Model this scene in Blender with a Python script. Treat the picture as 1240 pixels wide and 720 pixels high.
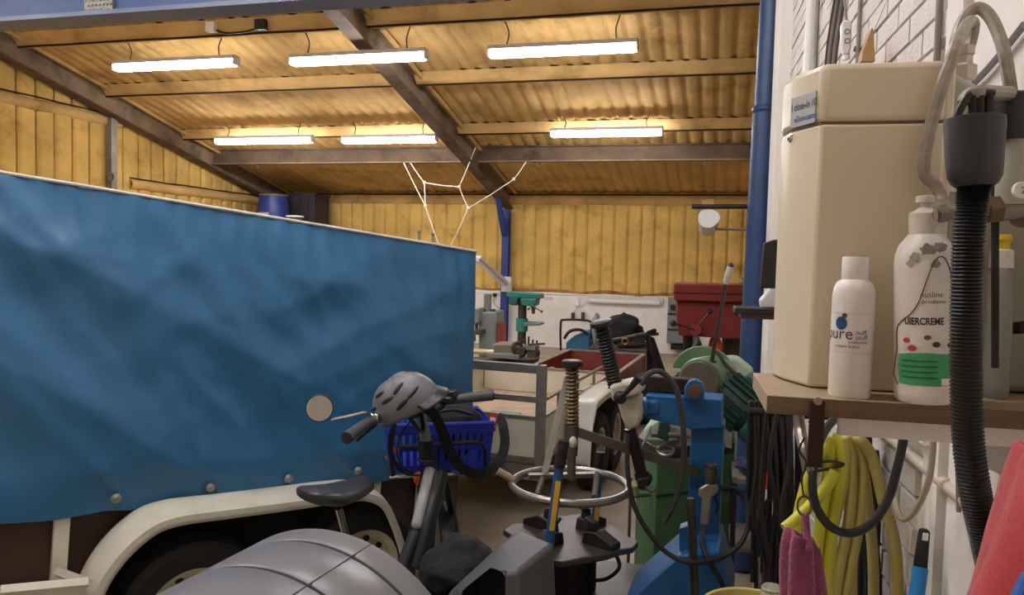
import bpy, bmesh, math, random
from mathutils import Vector as V, Matrix, noise
random.seed(7)
for o in list(bpy.data.objects): bpy.data.objects.remove(o)
S = bpy.context.scene
COL = S.collection
PI = math.pi
# ---------------------------------------------------------------- camera
FPX, YAW, PIT, ROL, EYE = 930.0, math.radians(15.0), math.radians(3.1), math.radians(1.4), 1.8
fw = V((-math.sin(YAW)*math.cos(PIT), math.cos(YAW)*math.cos(PIT), -math.sin(PIT)))
r0 = V((math.cos(YAW), math.sin(YAW), 0)); u0 = r0.cross(fw)
rt = math.cos(ROL)*r0 + math.sin(ROL)*u0
up = -math.sin(ROL)*r0 + math.cos(ROL)*u0
CP = V((0, 0, EYE))
cam = bpy.data.cameras.new('camera'); co = bpy.data.objects.new('camera', cam); COL.objects.link(co)
cam.sensor_fit = 'HORIZONTAL'; cam.sensor_width = 36; cam.lens = 36*FPX/1240; cam.clip_start = .02; cam.clip_end = 200
co.matrix_world = Matrix(((rt.x, up.x, -fw.x, 0), (rt.y, up.y, -fw.y, 0), (rt.z, up.z, -fw.z, EYE), (0, 0, 0, 1)))
S.camera = co
# ---------------------------------------------------------------- light and exposure
S.view_settings.view_transform = 'Standard'; S.view_settings.look = 'None'; S.view_settings.gamma = 1
S.view_settings.use_curve_mapping = False
S.view_settings.exposure = 0.45
TUBE = 38.0
wd = bpy.data.worlds.new('world'); S.world = wd; wd.use_nodes = True
wd.node_tree.nodes['Background'].inputs[0].default_value = (.02, .02, .022, 1)
wd.node_tree.nodes['Background'].inputs[1].default_value = 1
# ---------------------------------------------------------------- pixel -> place
def ray(x, y): return fw + (x-620)/FPX*rt - (y-360)/FPX*up
def at(x, y, d=None, X=None, Y=None, Z=None):
    v = ray(x, y)
    t = d if d is not None else X/v.x if X is not None else Y/v.y if Y is not None else (Z-EYE)/v.z
    return CP + t*v
def onp(x, y, p, n):                                  # pixel on a plane
    v = ray(x, y); return CP + v*((p-CP).dot(n)/v.dot(n))
WA = math.radians(2.5)
E1 = V((-math.sin(WA), math.cos(WA), 0)); E2 = V((math.cos(WA), math.sin(WA), 0))   # along the brick wall, out of it
def W(a, b, z): return E2*a + E1*b + V((0, 0, z))
def atA(x, y, a): return onp(x, y, E2*a, E2)
def atB(x, y, b): return onp(x, y, E1*b, E1)
def fl(p, z=0): return V((p.x, p.y, z))
# ---------------------------------------------------------------- materials
def lin(c):
    if isinstance(c, str): c = tuple(int(c[i:i+2], 16)/255 for i in (0, 2, 4))
    return tuple((x/12.92 if x <= .04045 else ((x+.055)/1.055)**2.4) for x in c)
MATS = {}
def M(name, col, rough=.5, metal=0, var=.12, scale=6, bump=0, bscale=60, dirt=None, damt=.5, dscale=3, trans=0, emis=0, sheen=0, coat=0, stretch=None, spec=None):
    if name in MATS: return MATS[name]
    m = bpy.data.materials.new(name); m.use_nodes = True; nt = m.node_tree; N = nt.nodes; L = nt.links
    b = N['Principled BSDF']; c = lin(col)
    b.inputs['Roughness'].default_value = rough; b.inputs['Metallic'].default_value = metal
    b.inputs['Base Color'].default_value = (*c, 1)
    if trans: b.inputs['Transmission Weight'].default_value = trans; b.inputs['IOR'].default_value = 1.25
    if spec is not None: b.inputs['Specular IOR Level'].default_value = spec
    if coat: b.inputs['Coat Weight'].default_value = coat
    if sheen: b.inputs['Sheen Weight'].default_value = sheen
    if emis:
        b.inputs['Emission Color'].default_value = (*c, 1); b.inputs['Emission Strength'].default_value = emis
    tc = N.new('ShaderNodeTexCoord'); src = tc.outputs['Object']
    if stretch:
        mp = N.new('ShaderNodeMapping'); mp.inputs['Scale'].default_value = stretch; L.new(src, mp.inputs[0]); src = mp.outputs[0]
    if var:
        n = N.new('ShaderNodeTexNoise'); n.inputs['Scale'].default_value = scale; n.inputs['Detail'].default_value = 5
        L.new(src, n.inputs['Vector'])
        mr = N.new('ShaderNodeMapRange'); mr.inputs[1].default_value = .3; mr.inputs[2].default_value = .7
        mr.inputs[3].default_value = 1-var; mr.inputs[4].default_value = 1+var*.5; L.new(n.outputs[0], mr.inputs[0])
        mx = N.new('ShaderNodeMix'); mx.data_type = 'RGBA'; mx.blend_type = 'MULTIPLY'; mx.inputs[0].default_value = 1
        mx.inputs[6].default_value = (*c, 1); L.new(mr.outputs[0], mx.inputs[7]); out = mx.outputs[2]
        if dirt:
            n2 = N.new('ShaderNodeTexNoise'); n2.inputs['Scale'].default_value = dscale; n2.inputs['Detail'].default_value = 9
            n2.inputs['Roughness'].default_value = .65; L.new(src, n2.inputs['Vector'])
            m2 = N.new('ShaderNodeMapRange'); m2.inputs[1].default_value = .52; m2.inputs[2].default_value = .72
            m2.inputs[4].default_value = damt; L.new(n2.outputs[0], m2.inputs[0])
            m3 = N.new('ShaderNodeMix'); m3.data_type = 'RGBA'; L.new(m2.outputs[0], m3.inputs[0]); L.new(out, m3.inputs[6])
            m3.inputs[7].default_value = (*lin(dirt), 1); out = m3.outputs[2]
        L.new(out, b.inputs['Base Color'])
    if bump:
        n3 = N.new('ShaderNodeTexNoise'); n3.inputs['Scale'].default_value = bscale; n3.inputs['Detail'].default_value = 4
        L.new(src, n3.inputs['Vector']); bp = N.new('ShaderNodeBump'); bp.inputs['Strength'].default_value = bump
        bp.inputs['Distance'].default_value = .01; L.new(n3.outputs[0], bp.inputs['Height']); L.new(bp.outputs[0], b.inputs['Normal'])
    MATS[name] = m; return m
# ---------------------------------------------------------------- mesh builder
MW = {}
def cr(pts, n=6, closed=False):                       # Catmull-Rom
    P = [V(p) for p in pts]; k = len(P); out = []
    for i in range(k if closed else k-1):
        a, b, c, d = (P[(i-1) % k], P[i], P[(i+1) % k], P[(i+2) % k]) if closed else (P[max(i-1, 0)], P[i], P[i+1], P[min(i+2, k-1)])
        for j in range(n):
            t = j/n; out.append(.5*((2*b)+(c-a)*t+(2*a-5*b+4*c-d)*t*t+(3*b-a-3*c+d)*t**3))
    if not closed: out.append(P[-1])
    return out
def frame(d):
    d = V(d).normalized(); a = V((0, 0, 1)) if abs(d.z) < .9 else V((1, 0, 0))
    x = d.cross(a).normalized(); return x, d.cross(x).normalized(), d
class MB:
    def __init__(s): s.v = []; s.f = []
    def add(s, v, f):
        o = len(s.v); s.v += [V(p) for p in v]; s.f += [tuple(i+o for i in q) for q in f]; return s
    def box(s, c, z, R=None):
        c = V(c); R = R or Matrix.Identity(3)
        v = [c+R@V((x*z[0]/2, y*z[1]/2, w*z[2]/2)) for x in (-1, 1) for y in (-1, 1) for w in (-1, 1)]
        return s.add(v, [(0, 1, 3, 2), (4, 6, 7, 5), (0, 4, 5, 1), (2, 3, 7, 6), (0, 2, 6, 4), (1, 5, 7, 3)])
    def lohi(s, a, b): a = V(a); b = V(b); return s.box((a+b)/2, b-a)
    def beam(s, p0, p1, w, h, upv=(0, 0, 1)):
        p0 = V(p0); p1 = V(p1); d = (p1-p0).normalized(); x = d.cross(V(upv)).normalized(); y = x.cross(d)
        v = [p+x*(i*w/2)+y*(j*h/2) for p in (p0, p1) for i, j in ((-1, -1), (1, -1), (1, 1), (-1, 1))]
        return s.add(v, [(3, 2, 1, 0), (4, 5, 6, 7), (0, 1, 5, 4), (1, 2, 6, 5), (2, 3, 7, 6), (3, 0, 4, 7)])
    def cyl(s, p0, p1, r, r1=None, n=16):
        p0 = V(p0); p1 = V(p1); r1 = r if r1 is None else r1; x, y, d = frame(p1-p0)
        v = [p+x*(q*math.cos(2*PI*i/n))+y*(q*math.sin(2*PI*i/n)) for p, q in ((p0, r), (p1, r1)) for i in range(n)]
        return s.add(v, [(i, (i+1) % n, n+(i+1) % n, n+i) for i in range(n)]+[tuple(range(n-1, -1, -1)), tuple(range(n, 2*n))])
    def tube(s, pts, r, n=8, sm=6, closed=False, rs=None):
        P = cr(pts, sm, closed) if sm else [V(p) for p in pts]; k = len(P); v = []; px = None
        for i, p in enumerate(P):
            d = (P[(i+1) % k]-P[i-1]) if closed or 0 < i < k-1 else (P[1]-P[0] if i == 0 else P[-1]-P[-2])
            d.normalize()
            if px is None: x, y, _ = frame(d)
            else:
                x = px-d*px.dot(d)
                if x.length < 1e-5: x = frame(d)[0]
                x.normalize(); y = d.cross(x)
            px = x; q = rs(i/(k-1)) if rs else r
            v += [p+x*(q*math.cos(2*PI*j/n))+y*(q*math.sin(2*PI*j/n)) for j in range(n)]
        f = [(i*n+j, i*n+(j+1) % n, ((i+1) % k)*n+(j+1) % n, ((i+1) % k)*n+j) for i in range(k if closed else k-1) for j in range(n)]
        if not closed: f += [tuple(range(n-1, -1, -1)), tuple(range((k-1)*n, k*n))]
        return s.add(v, f)
    def lathe(s, prof, c, ax=(0, 0, 1), n=24, sx=1, xdir=None, cap=True):
        c = V(c); x, y, d = frame(ax)
        if xdir is not None: x = V(xdir).normalized(); y = d.cross(x)
        v = [c+d*h+x*(r*math.cos(2*PI*j/n))+y*(r*sx*math.sin(2*PI*j/n)) for r, h in prof for j in range(n)]; k = len(prof)
        f = [(i*n+j, i*n+(j+1) % n, (i+1)*n+(j+1) % n, (i+1)*n+j) for i in range(k-1) for j in range(n)]
        return s.add(v, f+([tuple(range(n-1, -1, -1)), tuple(range((k-1)*n, k*n))] if cap else []))
    def prism(s, pts, ext):
        P = [V(p) for p in pts]; e = V(ext); n = len(P)
        return s.add(P+[p+e for p in P], [tuple(range(n-1, -1, -1)), tuple(range(n, 2*n))]+[(i, (i+1) % n, n+(i+1) % n, n+i) for i in range(n)])
    def ell(s, c, r, R=None, nu=16, nv=10, v0=0., v1=1.):
        c = V(c); R = R or Matrix.Identity(3); v = []
        for i in range(nv+1):
            t = PI*(v0+(v1-v0)*i/nv)
            v += [c+R@V((r[0]*math.sin(t)*math.cos(2*PI*j/nu), r[1]*math.sin(t)*math.sin(2*PI*j/nu), r[2]*math.cos(t))) for j in range(nu)]
        return s.add(v, [(i*nu+j, (i+1)*nu+j, (i+1)*nu+(j+1) % nu, i*nu+(j+1) % nu) for i in range(nv) for j in range(nu)])
    def torus(s, c, ax, R, r, n=32, m=8, sy=1):
        x, y, d = frame(ax); c = V(c)
        return s.tube([c+x*(R*math.cos(2*PI*i/n))+y*(R*sy*math.sin(2*PI*i/n)) for i in range(n)], r, m, 0, True)
    def grid(s, fn, nu, nv, close_u=False):
        v = [fn(i/nu, j/nv) for j in range(nv+1) for i in range(nu if close_u else nu+1)]; w = nu if close_u else nu+1
        return s.add(v, [(j*w+i, j*w+(i+1) % w, (j+1)*w+(i+1) % w, (j+1)*w+i) for j in range(nv) for i in range(nu)])
    def mesh(s, name, mat, smooth=35, off=None):
        me = bpy.data.meshes.new(name)
        me.from_pydata([tuple(p-off) if off is not None else tuple(p) for p in s.v], [], s.f); me.materials.append(mat)
        bm = bmesh.new(); bm.from_mesh(me); bmesh.ops.remove_doubles(bm, verts=bm.verts, dist=1e-5)
        bmesh.ops.recalc_face_normals(bm, faces=bm.faces); bm.to_mesh(me); bm.free()
        if smooth:
            me.polygons.foreach_set('use_smooth', [True]*len(me.polygons)); me.set_sharp_from_angle(angle=math.radians(smooth))
        return me
    def build(s, name, mat, parent=None, label=None, cat=None, group=None, kind=None, bev=0, smooth=35, local=False, solid=0, sub=0):
        off = None
        if parent is None:
            k = len(s.v); off = sum(s.v, V())/k; off = V((off.x, off.y, min(p.z for p in s.v)))
        elif not local:
            mi = MW[parent].inverted(); s.v = [mi@p for p in s.v]
        o = bpy.data.objects.new(name, s.mesh(name, mat, smooth, off)); COL.objects.link(o)
        if parent is None: o.location = off; MW[o] = Matrix.Translation(off)
        else: o.parent = parent; MW[o] = MW[parent]
        tag(o, label, cat, group, kind)
        if solid: d = o.modifiers.new('solid', 'SOLIDIFY'); d.thickness = solid; d.offset = 0
        if sub: d = o.modifiers.new('sub', 'SUBSURF'); d.levels = d.render_levels = sub
        if bev:
            d = o.modifiers.new('bevel', 'BEVEL'); d.width = bev; d.segments = 2; d.limit_method = 'ANGLE'; d.angle_limit = .6
            d.harden_normals = False
        return o
def tag(o, label=None, cat=None, group=None, kind=None):
    if label: o['label'] = label
    if cat: o['category'] = cat
    if group: o['group'] = group
    if kind: o['kind'] = kind
def thing(name, label, cat, loc, rz=0, group=None, mat=None):
    o = bpy.data.objects.new(name, None); o.empty_display_size = .1; COL.objects.link(o)
    m = mat if mat is not None else Matrix.Translation(V(loc)) @ Matrix.Rotation(rz, 4, 'Z')
    o.matrix_world = m; MW[o] = m; tag(o, label, cat, group); return o
def copy_tree(o, parent=None, root=True):
    c = o.copy(); COL.objects.link(c)
    c.parent = parent
    for ch in [x for x in bpy.data.objects if x.parent == o]: copy_tree(ch, c, False)
    return c
def text(s, size, o, ex, ey, mat, name, parent, wrap=None, align='LEFT', bold=0, sx=1):
    cu = bpy.data.curves.new(name, 'FONT'); cu.body = s; cu.size = size; cu.align_x = align; cu.offset = bold; cu.resolution_u = 3
    ob = bpy.data.objects.new(name, cu); COL.objects.link(ob); bpy.context.view_layer.update()
    me = bpy.data.meshes.new_from_object(ob.evaluated_get(bpy.context.evaluated_depsgraph_get()))
    bpy.data.objects.remove(ob); b = MB()
    pts = [wrap(v.co.x*sx, v.co.y) if wrap else V(o)+V(ex)*v.co.x*sx+V(ey)*v.co.y for v in me.vertices]
    b.add(pts, [tuple(p.vertices) for p in me.polygons]); bpy.data.meshes.remove(me)
    return b.build(name, mat, parent, smooth=0)
def nz(x, y=0, z=0, s=1): return noise.noise(V((x*s, y*s, z*s)))
# ================================================================ materials shared
foam = M('foam', 'd2ac6f', .85, var=.18, scale=2.2, bump=.6, bscale=25, dirt='6a4724', damt=.62, dscale=1.3, spec=.1)
foamw = M('foam_wall', 'e0b969', .85, var=.22, scale=2.0, bump=.7, bscale=30, dirt='8a5f2e', damt=.6, dscale=2.2, spec=.15)
soot = M('soot', '6a5642', .8, var=.4, scale=3, bump=.3, dirt='2b221a', damt=.85, dscale=2.5)
sootl = M('soot_grey', '957f62', .8, var=.4, scale=3, bump=.3, dirt='3a2e23', damt=.8, dscale=2)
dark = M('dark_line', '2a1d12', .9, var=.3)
white_p = M('white_paint', 'efeae2', .75, var=.04, scale=4, bump=.15, bscale=40, dirt='c6bcae', damt=.35, dscale=2.5)
white_b = M('white_brick', 'e6dfd6', .7, var=.06, scale=9, bump=.5, bscale=90, dirt='a2978a', damt=.35, dscale=5)
conc = M('concrete', 'b3a793', .75, var=.18, scale=1.5, bump=.1, bscale=50, dirt='6f6558', damt=.6, dscale=1.2)
blue_st = M('blue_steel', '274370', .45, var=.12, scale=5, dirt='22356a', damt=.4)
navy = M('navy_steel', '243a86', .5, var=.15)
grey_st = M('grey_steel', '8c8780', .5, .3, var=.2, scale=7)
galv = M('galvanised', '9c988f', .45, .6, var=.2, scale=18, dirt='6b655b', damt=.4, dscale=5)
chrome = M('chrome', 'd6d4d0', .18, 1, var=.05)
black_r = M('black_rubber', '1a1a1b', .6, var=.2)
black_p = M('black_plastic', '202022', .4, var=.15)
black_m = M('black_metal', '2a2827', .5, .4, var=.3, scale=10, dirt='4a3a2c', damt=.4, dscale=6)
lampw = M('lamp_housing', 'd8d2d4', .5, var=.04)
whitepl = M('white_plastic', 'ece9e4', .4, var=.03)
wire = M('cable_grey', '5b4a3a', .6, var=.1)
# ================================================================ hall shell
XW, XM, XL, XE, YB, YF = -9.42, -4.11, -9.20, 5.2, 15.0, -4.5
SL = .222; RIDGE = 2.6
def roof(y): return 4.42+.12+(8.35-(y if y > RIDGE else 2*RIDGE-y))*SL
P = .205
def corr(x):
    t = (x/P) % 1.0; return .034*math.exp(-((t-.5)*6.0)**2)
b = MB(); b.lohi((XW-.1, YF-.1, -.1), (XE+.1, YB+.1, 0)); b.build('floor', conc, kind='structure')
nx = int((XE-XW)/P*8)
ys = [YB, 14.2, 13.4, 12.5, 11.65, 10.8, 9.9, 9.1, 8.35, 7.6, 6.8, 5.9, 5, 3.8, RIDGE, 1, -1, -3, YF]
b = MB()
xs = [XW+(XE-XW)*i/nx for i in range(nx+1)]
b.add([V((x, y, roof(y)+corr(x)+.008*nz(x*2, y*1.4)+.006*nz(x*7, y*5))) for y in ys for x in xs],
      [(j*(nx+1)+i, j*(nx+1)+i+1, (j+1)*(nx+1)+i+1, (j+1)*(nx+1)+i) for j in range(len(ys)-1) for i in range(nx)])
ceil = b.build('ceiling', foam, kind='structure', smooth=60)
tag(ceil, 'yellow sprayed corrugated roof lining between dark purlin lines')
def lump(fn, nu, nv):                                  # foam skin with soft unevenness
    return MB().grid(fn, nu, nv)
PUR = [3.7, 5.25, 6.8, 8.35, 9.88, 11.63]
for k, y in enumerate(PUR):
    segs = [(XL+.05, XM-.12), (XM+.05, XE)]
    for x0, x1 in segs:
        n = int((x1-x0)*8)
        def fn(u, v, x0=x0, x1=x1, y=y):
            x = x0+(x1-x0)*u; q = [(-.16, .03), (-.06, -.05), (-.02, -.105), (.09, -.112), (.10, .03)][round(v*4)]
            return V((x, y+q[0]+.012*nz(x*3, y, v*3), roof(y)+q[1]+.008*nz(x*4, y*3, 2)))
        p = MB().grid(fn, n, 4).build('purlin', foam, ceil, smooth=50)
        z = roof(y)-.12
        MB().tube([V((x0+(x1-x0)*i/14, y-.015, z+.006*nz(i*1.7, y))) for i in range(15)], .013, 6, 2).build('flange', dark, p)  # purlin flange kept near black, its shadow put into the colour
        blk = MB()                                     # dark ovals where ribs meet the purlin
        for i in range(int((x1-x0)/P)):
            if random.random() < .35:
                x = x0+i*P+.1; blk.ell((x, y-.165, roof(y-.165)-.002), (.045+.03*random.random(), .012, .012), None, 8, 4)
        if blk.v: blk.build('foam_mark', dark, p)
# rafters
for X, m1, m2 in ((XM, soot, sootl), (XL, soot, sootl)):
    for y0, y1 in ((YB-.05, RIDGE),):
        z0, z1 = roof(y0)-.0, roof(y1)-.0
        p = MB()
        p.beam((X, y0, z0-.17), (X, y1, z1-.17), .02, .34).beam((X, y0, z0-.02), (X, y1, z1-.02), .18, .02)
        r = p.build('rafter', m2, ceil, label='dusty sloping steel rafter')
        MB().beam((X, y0, z0-.335), (X, y1, z1-.335), .19, .02).build('flange', m1, r)
        # sagging foam fillets along the rafter top
        for s in (-1, 1):
            MB().tube([V((X+s*.14, y0+(y1-y0)*i/20, z0+(z1-z0)*i/20-.03+.02*nz(i*.9, X, s))) for i in range(21)], .035, 6, 2).build('foam_fillet', foam, r)
# long cross girder
pg = at(572, 187, X=XM); YG, ZG = pg.y, pg.z
for x0, x1 in ((XL, XM-.08), (XM+.1, XE)):
    g = MB().lohi((x0, YG-.01, ZG-.12), (x1, YG+.01, ZG+.12)).lohi((x0, YG-.07, ZG+.11), (x1, YG+.07, ZG+.13)).build('girder', soot, ceil, label='dark sooty steel girder')
    MB().lohi((x0, YG-.07, ZG-.135), (x1, YG+.07, ZG-.115)).build('flange', sootl, g)
gp = MB(); gp.box((XM, YG, ZG-.02), (.24, .16, .34)); gp.build('girder_plate', soot, ceil)
# --- back wall : yellow sheets above, white masonry below
ZW = at(700, 355, Y=YB).z
wb = MB().lohi((XW, YB, 0), (XE, YB+.12, 5.2)).build('wall_back', foamw, kind='structure')
xb = XW; k = 0; sheets = []
while xb < XE:
    w = .24+.05*random.random(); x0, x1 = xb+.011, min(xb+w, XE)-.011
    def fn(u, v, x0=x0, x1=x1):
        x = x0+(x1-x0)*u; e = min(u, 1-u); z = ZW-.03+(roof(YB)-ZW+.03)*v
        return V((x, YB-.04*min(1, .3+e*12)-.006*nz(x*3, z*2), z))
    MB().grid(fn, 8, 8).build('panel', foamw, wb, smooth=60); xb += w
def fn(u, v):
    x = XW+(XE-XW)*u; q = [(0, .0), (-.07, 0.), (-.09, -.12), (-.03, -.2), (0, -.21)][round(v*4)]
    return V((x, YB-.02+q[0]+.01*nz(x*3, v), roof(YB)-.03+q[1]+.01*nz(x*2, 5)))
e = MB().grid(fn, 90, 4).build('eaves_strip', foam, wb, smooth=50)
MB().tube([V((XW+(XE-XW)*i/30, YB-.1, roof(YB)-.04+.006*nz(i*1.3))) for i in range(31)], .016, 6, 2).build('flange', dark, e)
def fn(u, v):
    x = XW+(XE-XW)*u; a = PI*v
    return V((x, YB-.03-(.035+.02*nz(x*2.2))*math.sin(a), ZW+.03+.05*nz(x*1.7, 3)+(.03+.02*nz(x*5, 9))*math.cos(a)))
MB().grid(fn, 220, 6).build('foam_bead', M('foam_dirty', 'a98250', .9, var=.4, scale=6, dirt='4c3823', damt=.8, dscale=5), wb, smooth=60)
low = MB().lohi((XW, YB-.06, 0), (XE, YB, ZW)).build('masonry', white_p, wb, label='white painted lower masonry')
# --- left wall
wl = MB().lohi((XW-.12, YF, 0), (XW, YB, 5.9)).build('wall_left', foamw, kind='structure')
yb = 4.0
while yb < YB:
    w = .3+.05*random.random(); y0, y1 = yb+.014, min(yb+w, YB)-.014
    def fn(u, v, y0=y0, y1=y1):
        y = y0+(y1-y0)*u; e = min(u, 1-u); z = .8+(roof(y)-.8)*v
        return V((XW+.045*min(1, .3+e*12)+.008*nz(y*3, z*2), y, z))
    MB().grid(fn, 8, 10).build('panel', foamw, wl, smooth=60); yb += w
for za, ya, yb_ in ((at(0, 115, X=XW+.1).z, 4., 10.4), (at(170, 224, X=XW+.1).z, 10.6, YB), (1.1, 4, YB)):
    def fn(u, v):
        y = ya+(yb_-ya)*u; a = PI*v
        return V((XW+.01+(.09+.02*nz(y*3))*math.sin(a), y, za+.09*math.cos(a)+.02*nz(y*2, 4)))
    MB().grid(fn, 70, 6).build('girt', foam, wl, smooth=60)
    MB().tube([V((XW+.05, ya+(yb_-ya)*i/16, za+.1+.02*nz(i*1.9, za))) for i in range(17)], .013, 6, 2).build('seam', dark, wl)
cpos = at(136, 180, X=XW+.12)
MB().lohi((XW+.02, cpos.y-.06, 0), (XW+.16, cpos.y+.06, roof(cpos.y)-.3)).build('wall_post', grey_st, wl, label='grey steel gable post')
MB().torus((XW+.18, cpos.y-.1, at(122, 212, X=XW+.18).z), (1, 0, 0), .06, .012, 16, 6).build('hook_ring', soot, wl)
# --- walls out of view that close the hall
MB().lohi((XE, 4.9, 0), (XE+.1, YB, 5.6)).build('wall_right_far', white_p, kind='structure')
MB().lohi((XW, YF-.1, 0), (XE, YF, 6)).build('wall_front', white_p, kind='structure')
MB().lohi((.45, 4.85, 0), (XE, 4.95, 5.4)).build('wall_return', white_p, kind='structure')
# ================================================================ right brick wall (white paint)
AW = .50; B0, B1, B2 = -3.0, 1.52, 4.45
ZT = 5.2
wr = MB()
def wbox(mb, a0, a1, b0, b1, z0, z1):
    v = [W(a, q, z) for a in (a0, a1) for q in (b0, b1) for z in (z0, z1)]
    return mb.add(v, [(0, 1, 3, 2), (4, 6, 7, 5), (0, 4, 5, 1), (2, 3, 7, 6), (0, 2, 6, 4), (1, 5, 7, 3)])
wbox(wr, AW+.012, AW+.2, B0, B2, 0, ZT)
wr = wr.build('wall_right', M('mortar', 'cfc6ba', .85, var=.15, scale=20, bump=.4), kind='structure')
bl, bh, cz, cl = .205, .053, .0625, .215
bmesh_ = None; bricks = []; rest = MB()
BR = MB(); BR.box((0, 0, 0), (.03, bl, bh)); BRm = BR.mesh('brick', white_b, 30)
for r in range(int(ZT/cz)):
    z = r*cz+.03; off = (r % 2)*cl/2
    for c in range(int((B2-B1-.12)/cl)+1):
        q = B1+.22+c*cl-off
        if q+bl/2 > B2 or q-bl/2 < B1+.1: continue
        vis = (1.0 < z < 1.34 and q < 3.2) or (2.05 < z < 2.75 and q < 3.4)
        if vis and len(bricks) < 300:
            o = bpy.data.objects.new('brick', BRm); COL.objects.link(o); o.parent = wr
            o.location = MW[wr].inverted() @ W(AW+.004+.003*random.random(), q, z)
            o.rotation_euler = (random.uniform(-.006, .006), 0, WA+random.uniform(-.006, .006)); bricks.append(o)
        else: wbox(rest, AW-.008+.004*random.random(), AW+.014, q-bl/2, q+bl/2, z-bh/2, z+bh/2)
rest.build('brickwork', white_b, wr, kind='stuff', smooth=0)
wbox(MB(), AW-.02, AW+.014, B0, B1-.012, 0, ZT).build('wall_panel', white_p, wr, label='smooth white wall panel')
wbox(MB(), AW-.03, AW+.014, B1+.012, B1+.1, 0, ZT).build('edge_board', white_p, wr, label='white upright board')
# pier at the wall's far end
wbox(MB(), AW-.06, AW+.2, B2-.3, B2, 0, ZT).build('pier', white_p, wr)
# ================================================================ steel columns and beam
tubec = thing('steel_column', 'thick round blue steel column at the end of the white brick wall', 'column', fl(at(906, 560, Y=4.62)))
p0, p1 = at(937, 0, Y=4.62), at(905, 560, Y=4.62); dv = (p1-p0)/(p0.z-p1.z)
def cp(z): return p0+dv*(p0.z-z)
pr_ = .079
MB().cyl(cp(at(920, 131, Y=4.62).z), cp(at(920, -30, Y=4.62).z), pr_-.006, n=28).build('upper_tube', blue_st, tubec)
MB().cyl(cp(0.02), cp(at(920, 131, Y=4.62).z), pr_, n=28).build('lower_tube', blue_st, tubec)
zj = at(920, 131, Y=4.62).z
MB().lathe([(pr_+.001, -.03), (pr_+.008, -.015), (pr_+.004, 0), (pr_-.004, .012)], cp(zj), (0, 0, 1), 28).build('joint_ring', blue_st, tubec)
zj = at(905, 568, Y=4.62).z
MB().lathe([(pr_, .05), (pr_+.016, .0), (pr_+.02, -.1)], cp(zj), (0, 0, 1), 28).build('foot_sleeve', blue_st, tubec)
zb = at(300, 14, Y=4.62).z
bz = at(600, -9, Y=4.6).z
beam = thing('steel_beam', 'blue steel beam spanning overhead to the round column', 'beam', (XW, 4.6, bz))
MB().lohi((XW+.02, 4.5, bz), (.5, 4.72, bz+.03)).build('bottom_flange', M('blue_flange', '56617c', .4, var=.1), beam)
MB().lohi((XW+.02, 4.6, bz+.03), (.5, 4.63, bz+.42)).build('web', blue_st, beam)
MB().lohi((XW+.02, 4.5, bz+.42), (.5, 4.72, bz+.45)).build('top_flange', blue_st, beam)
a = at(104, 8, Y=4.59); c = at(138, 8, Y=4.59)
mp = MB().lohi((a.x, 4.575, bz+.035), (c.x, 4.6, bz+.36)).build('splice_plate', grey_st, beam)
st = MB()
for i in range(7):
    for j in range(9):
        st.ell((a.x+.025+i*(c.x-a.x-.05)/6+(.012 if j % 2 else -.012), 4.575, bz+.06+j*.034), (.011, .012, .011), None, 8, 6)
st.build('bolt', galv, beam)
# far mid column under the rafter
fc = thing('steel_column', 'slim dark blue column against the yellow back wall', 'column', (XM+.0, YB-.2, 0))
MB().lohi((XM-.07, YB-.3, 0), (XM+.07, YB-.285, roof(YB)-.35)).lohi((XM-.07, YB-.17, 0), (XM+.07, YB-.155, roof(YB)-.35)).lohi((XM-.008, YB-.29, 0), (XM+.008, YB-.16, roof(YB)-.35)).build('shaft', navy, fc)
MB().beam((XM-.02, YB-.8, roof(YB-.8)-.33), (XM-.02, YB-.3, 2.2), .1, .06).build('brace', navy, fc)
# ================================================================ fluorescent lamps
tube_e = bpy.data.materials.new('tube_light'); tube_e.use_nodes = True
bb = tube_e.node_tree.nodes['Principled BSDF']; bb.inputs['Base Color'].default_value = (.9, .9, .9, 1)
bb.inputs['Emission Color'].default_value = (.97, .965, 1.0, 1); bb.inputs['Emission Strength'].default_value = TUBE
def lamp(c, L, label, drop, group='ceiling fluorescent lamps'):
    t = thing('fluorescent_lamp', label, 'lamp', c, 0, group)
    h = L/2; x, y, z = c
    def trap(w0, w1, z0, z1, x0, x1): return [V((x0, y-w0, z0)), V((x0, y+w0, z0)), V((x0, y+w1, z1)), V((x0, y-w1, z1))], V((x1-x0, 0, 0))
    q, e = trap(.075, .055, z+.045, z+.095, x-h, x+h); MB().prism(q, e).build('housing', lampw, t, bev=.006)
    q, e = trap(.052, .07, z-.035, z+.045, x-h+.02, x+h-.02); MB().prism(q, e).build('diffuser', tube_e, t, bev=.02)
    for s in (-1, 1):
        MB().box((x+s*(h-.008), y, z+.025), (.02, .145, .11)).build('end_cap', lampw, t, bev=.01)
    for xx, pts in drop:
        MB().tube([V((x+xx+dx, y+.0, z+.09+dz)) for dx, dz in pts], .008, 6).build('cable', wire, t)
    return t
def lampspan(pa, pb, Y):
    a, c = at(*pa, Y=Y), at(*pb, Y=Y); return V(((a.x+c.x)/2, Y, (a.z+c.z)/2-.03)), abs(c.x-a.x)
def hang(c): return roof(c.y)-(.17 if c.y < 9 else .03)-(c.z+.09)
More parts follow.
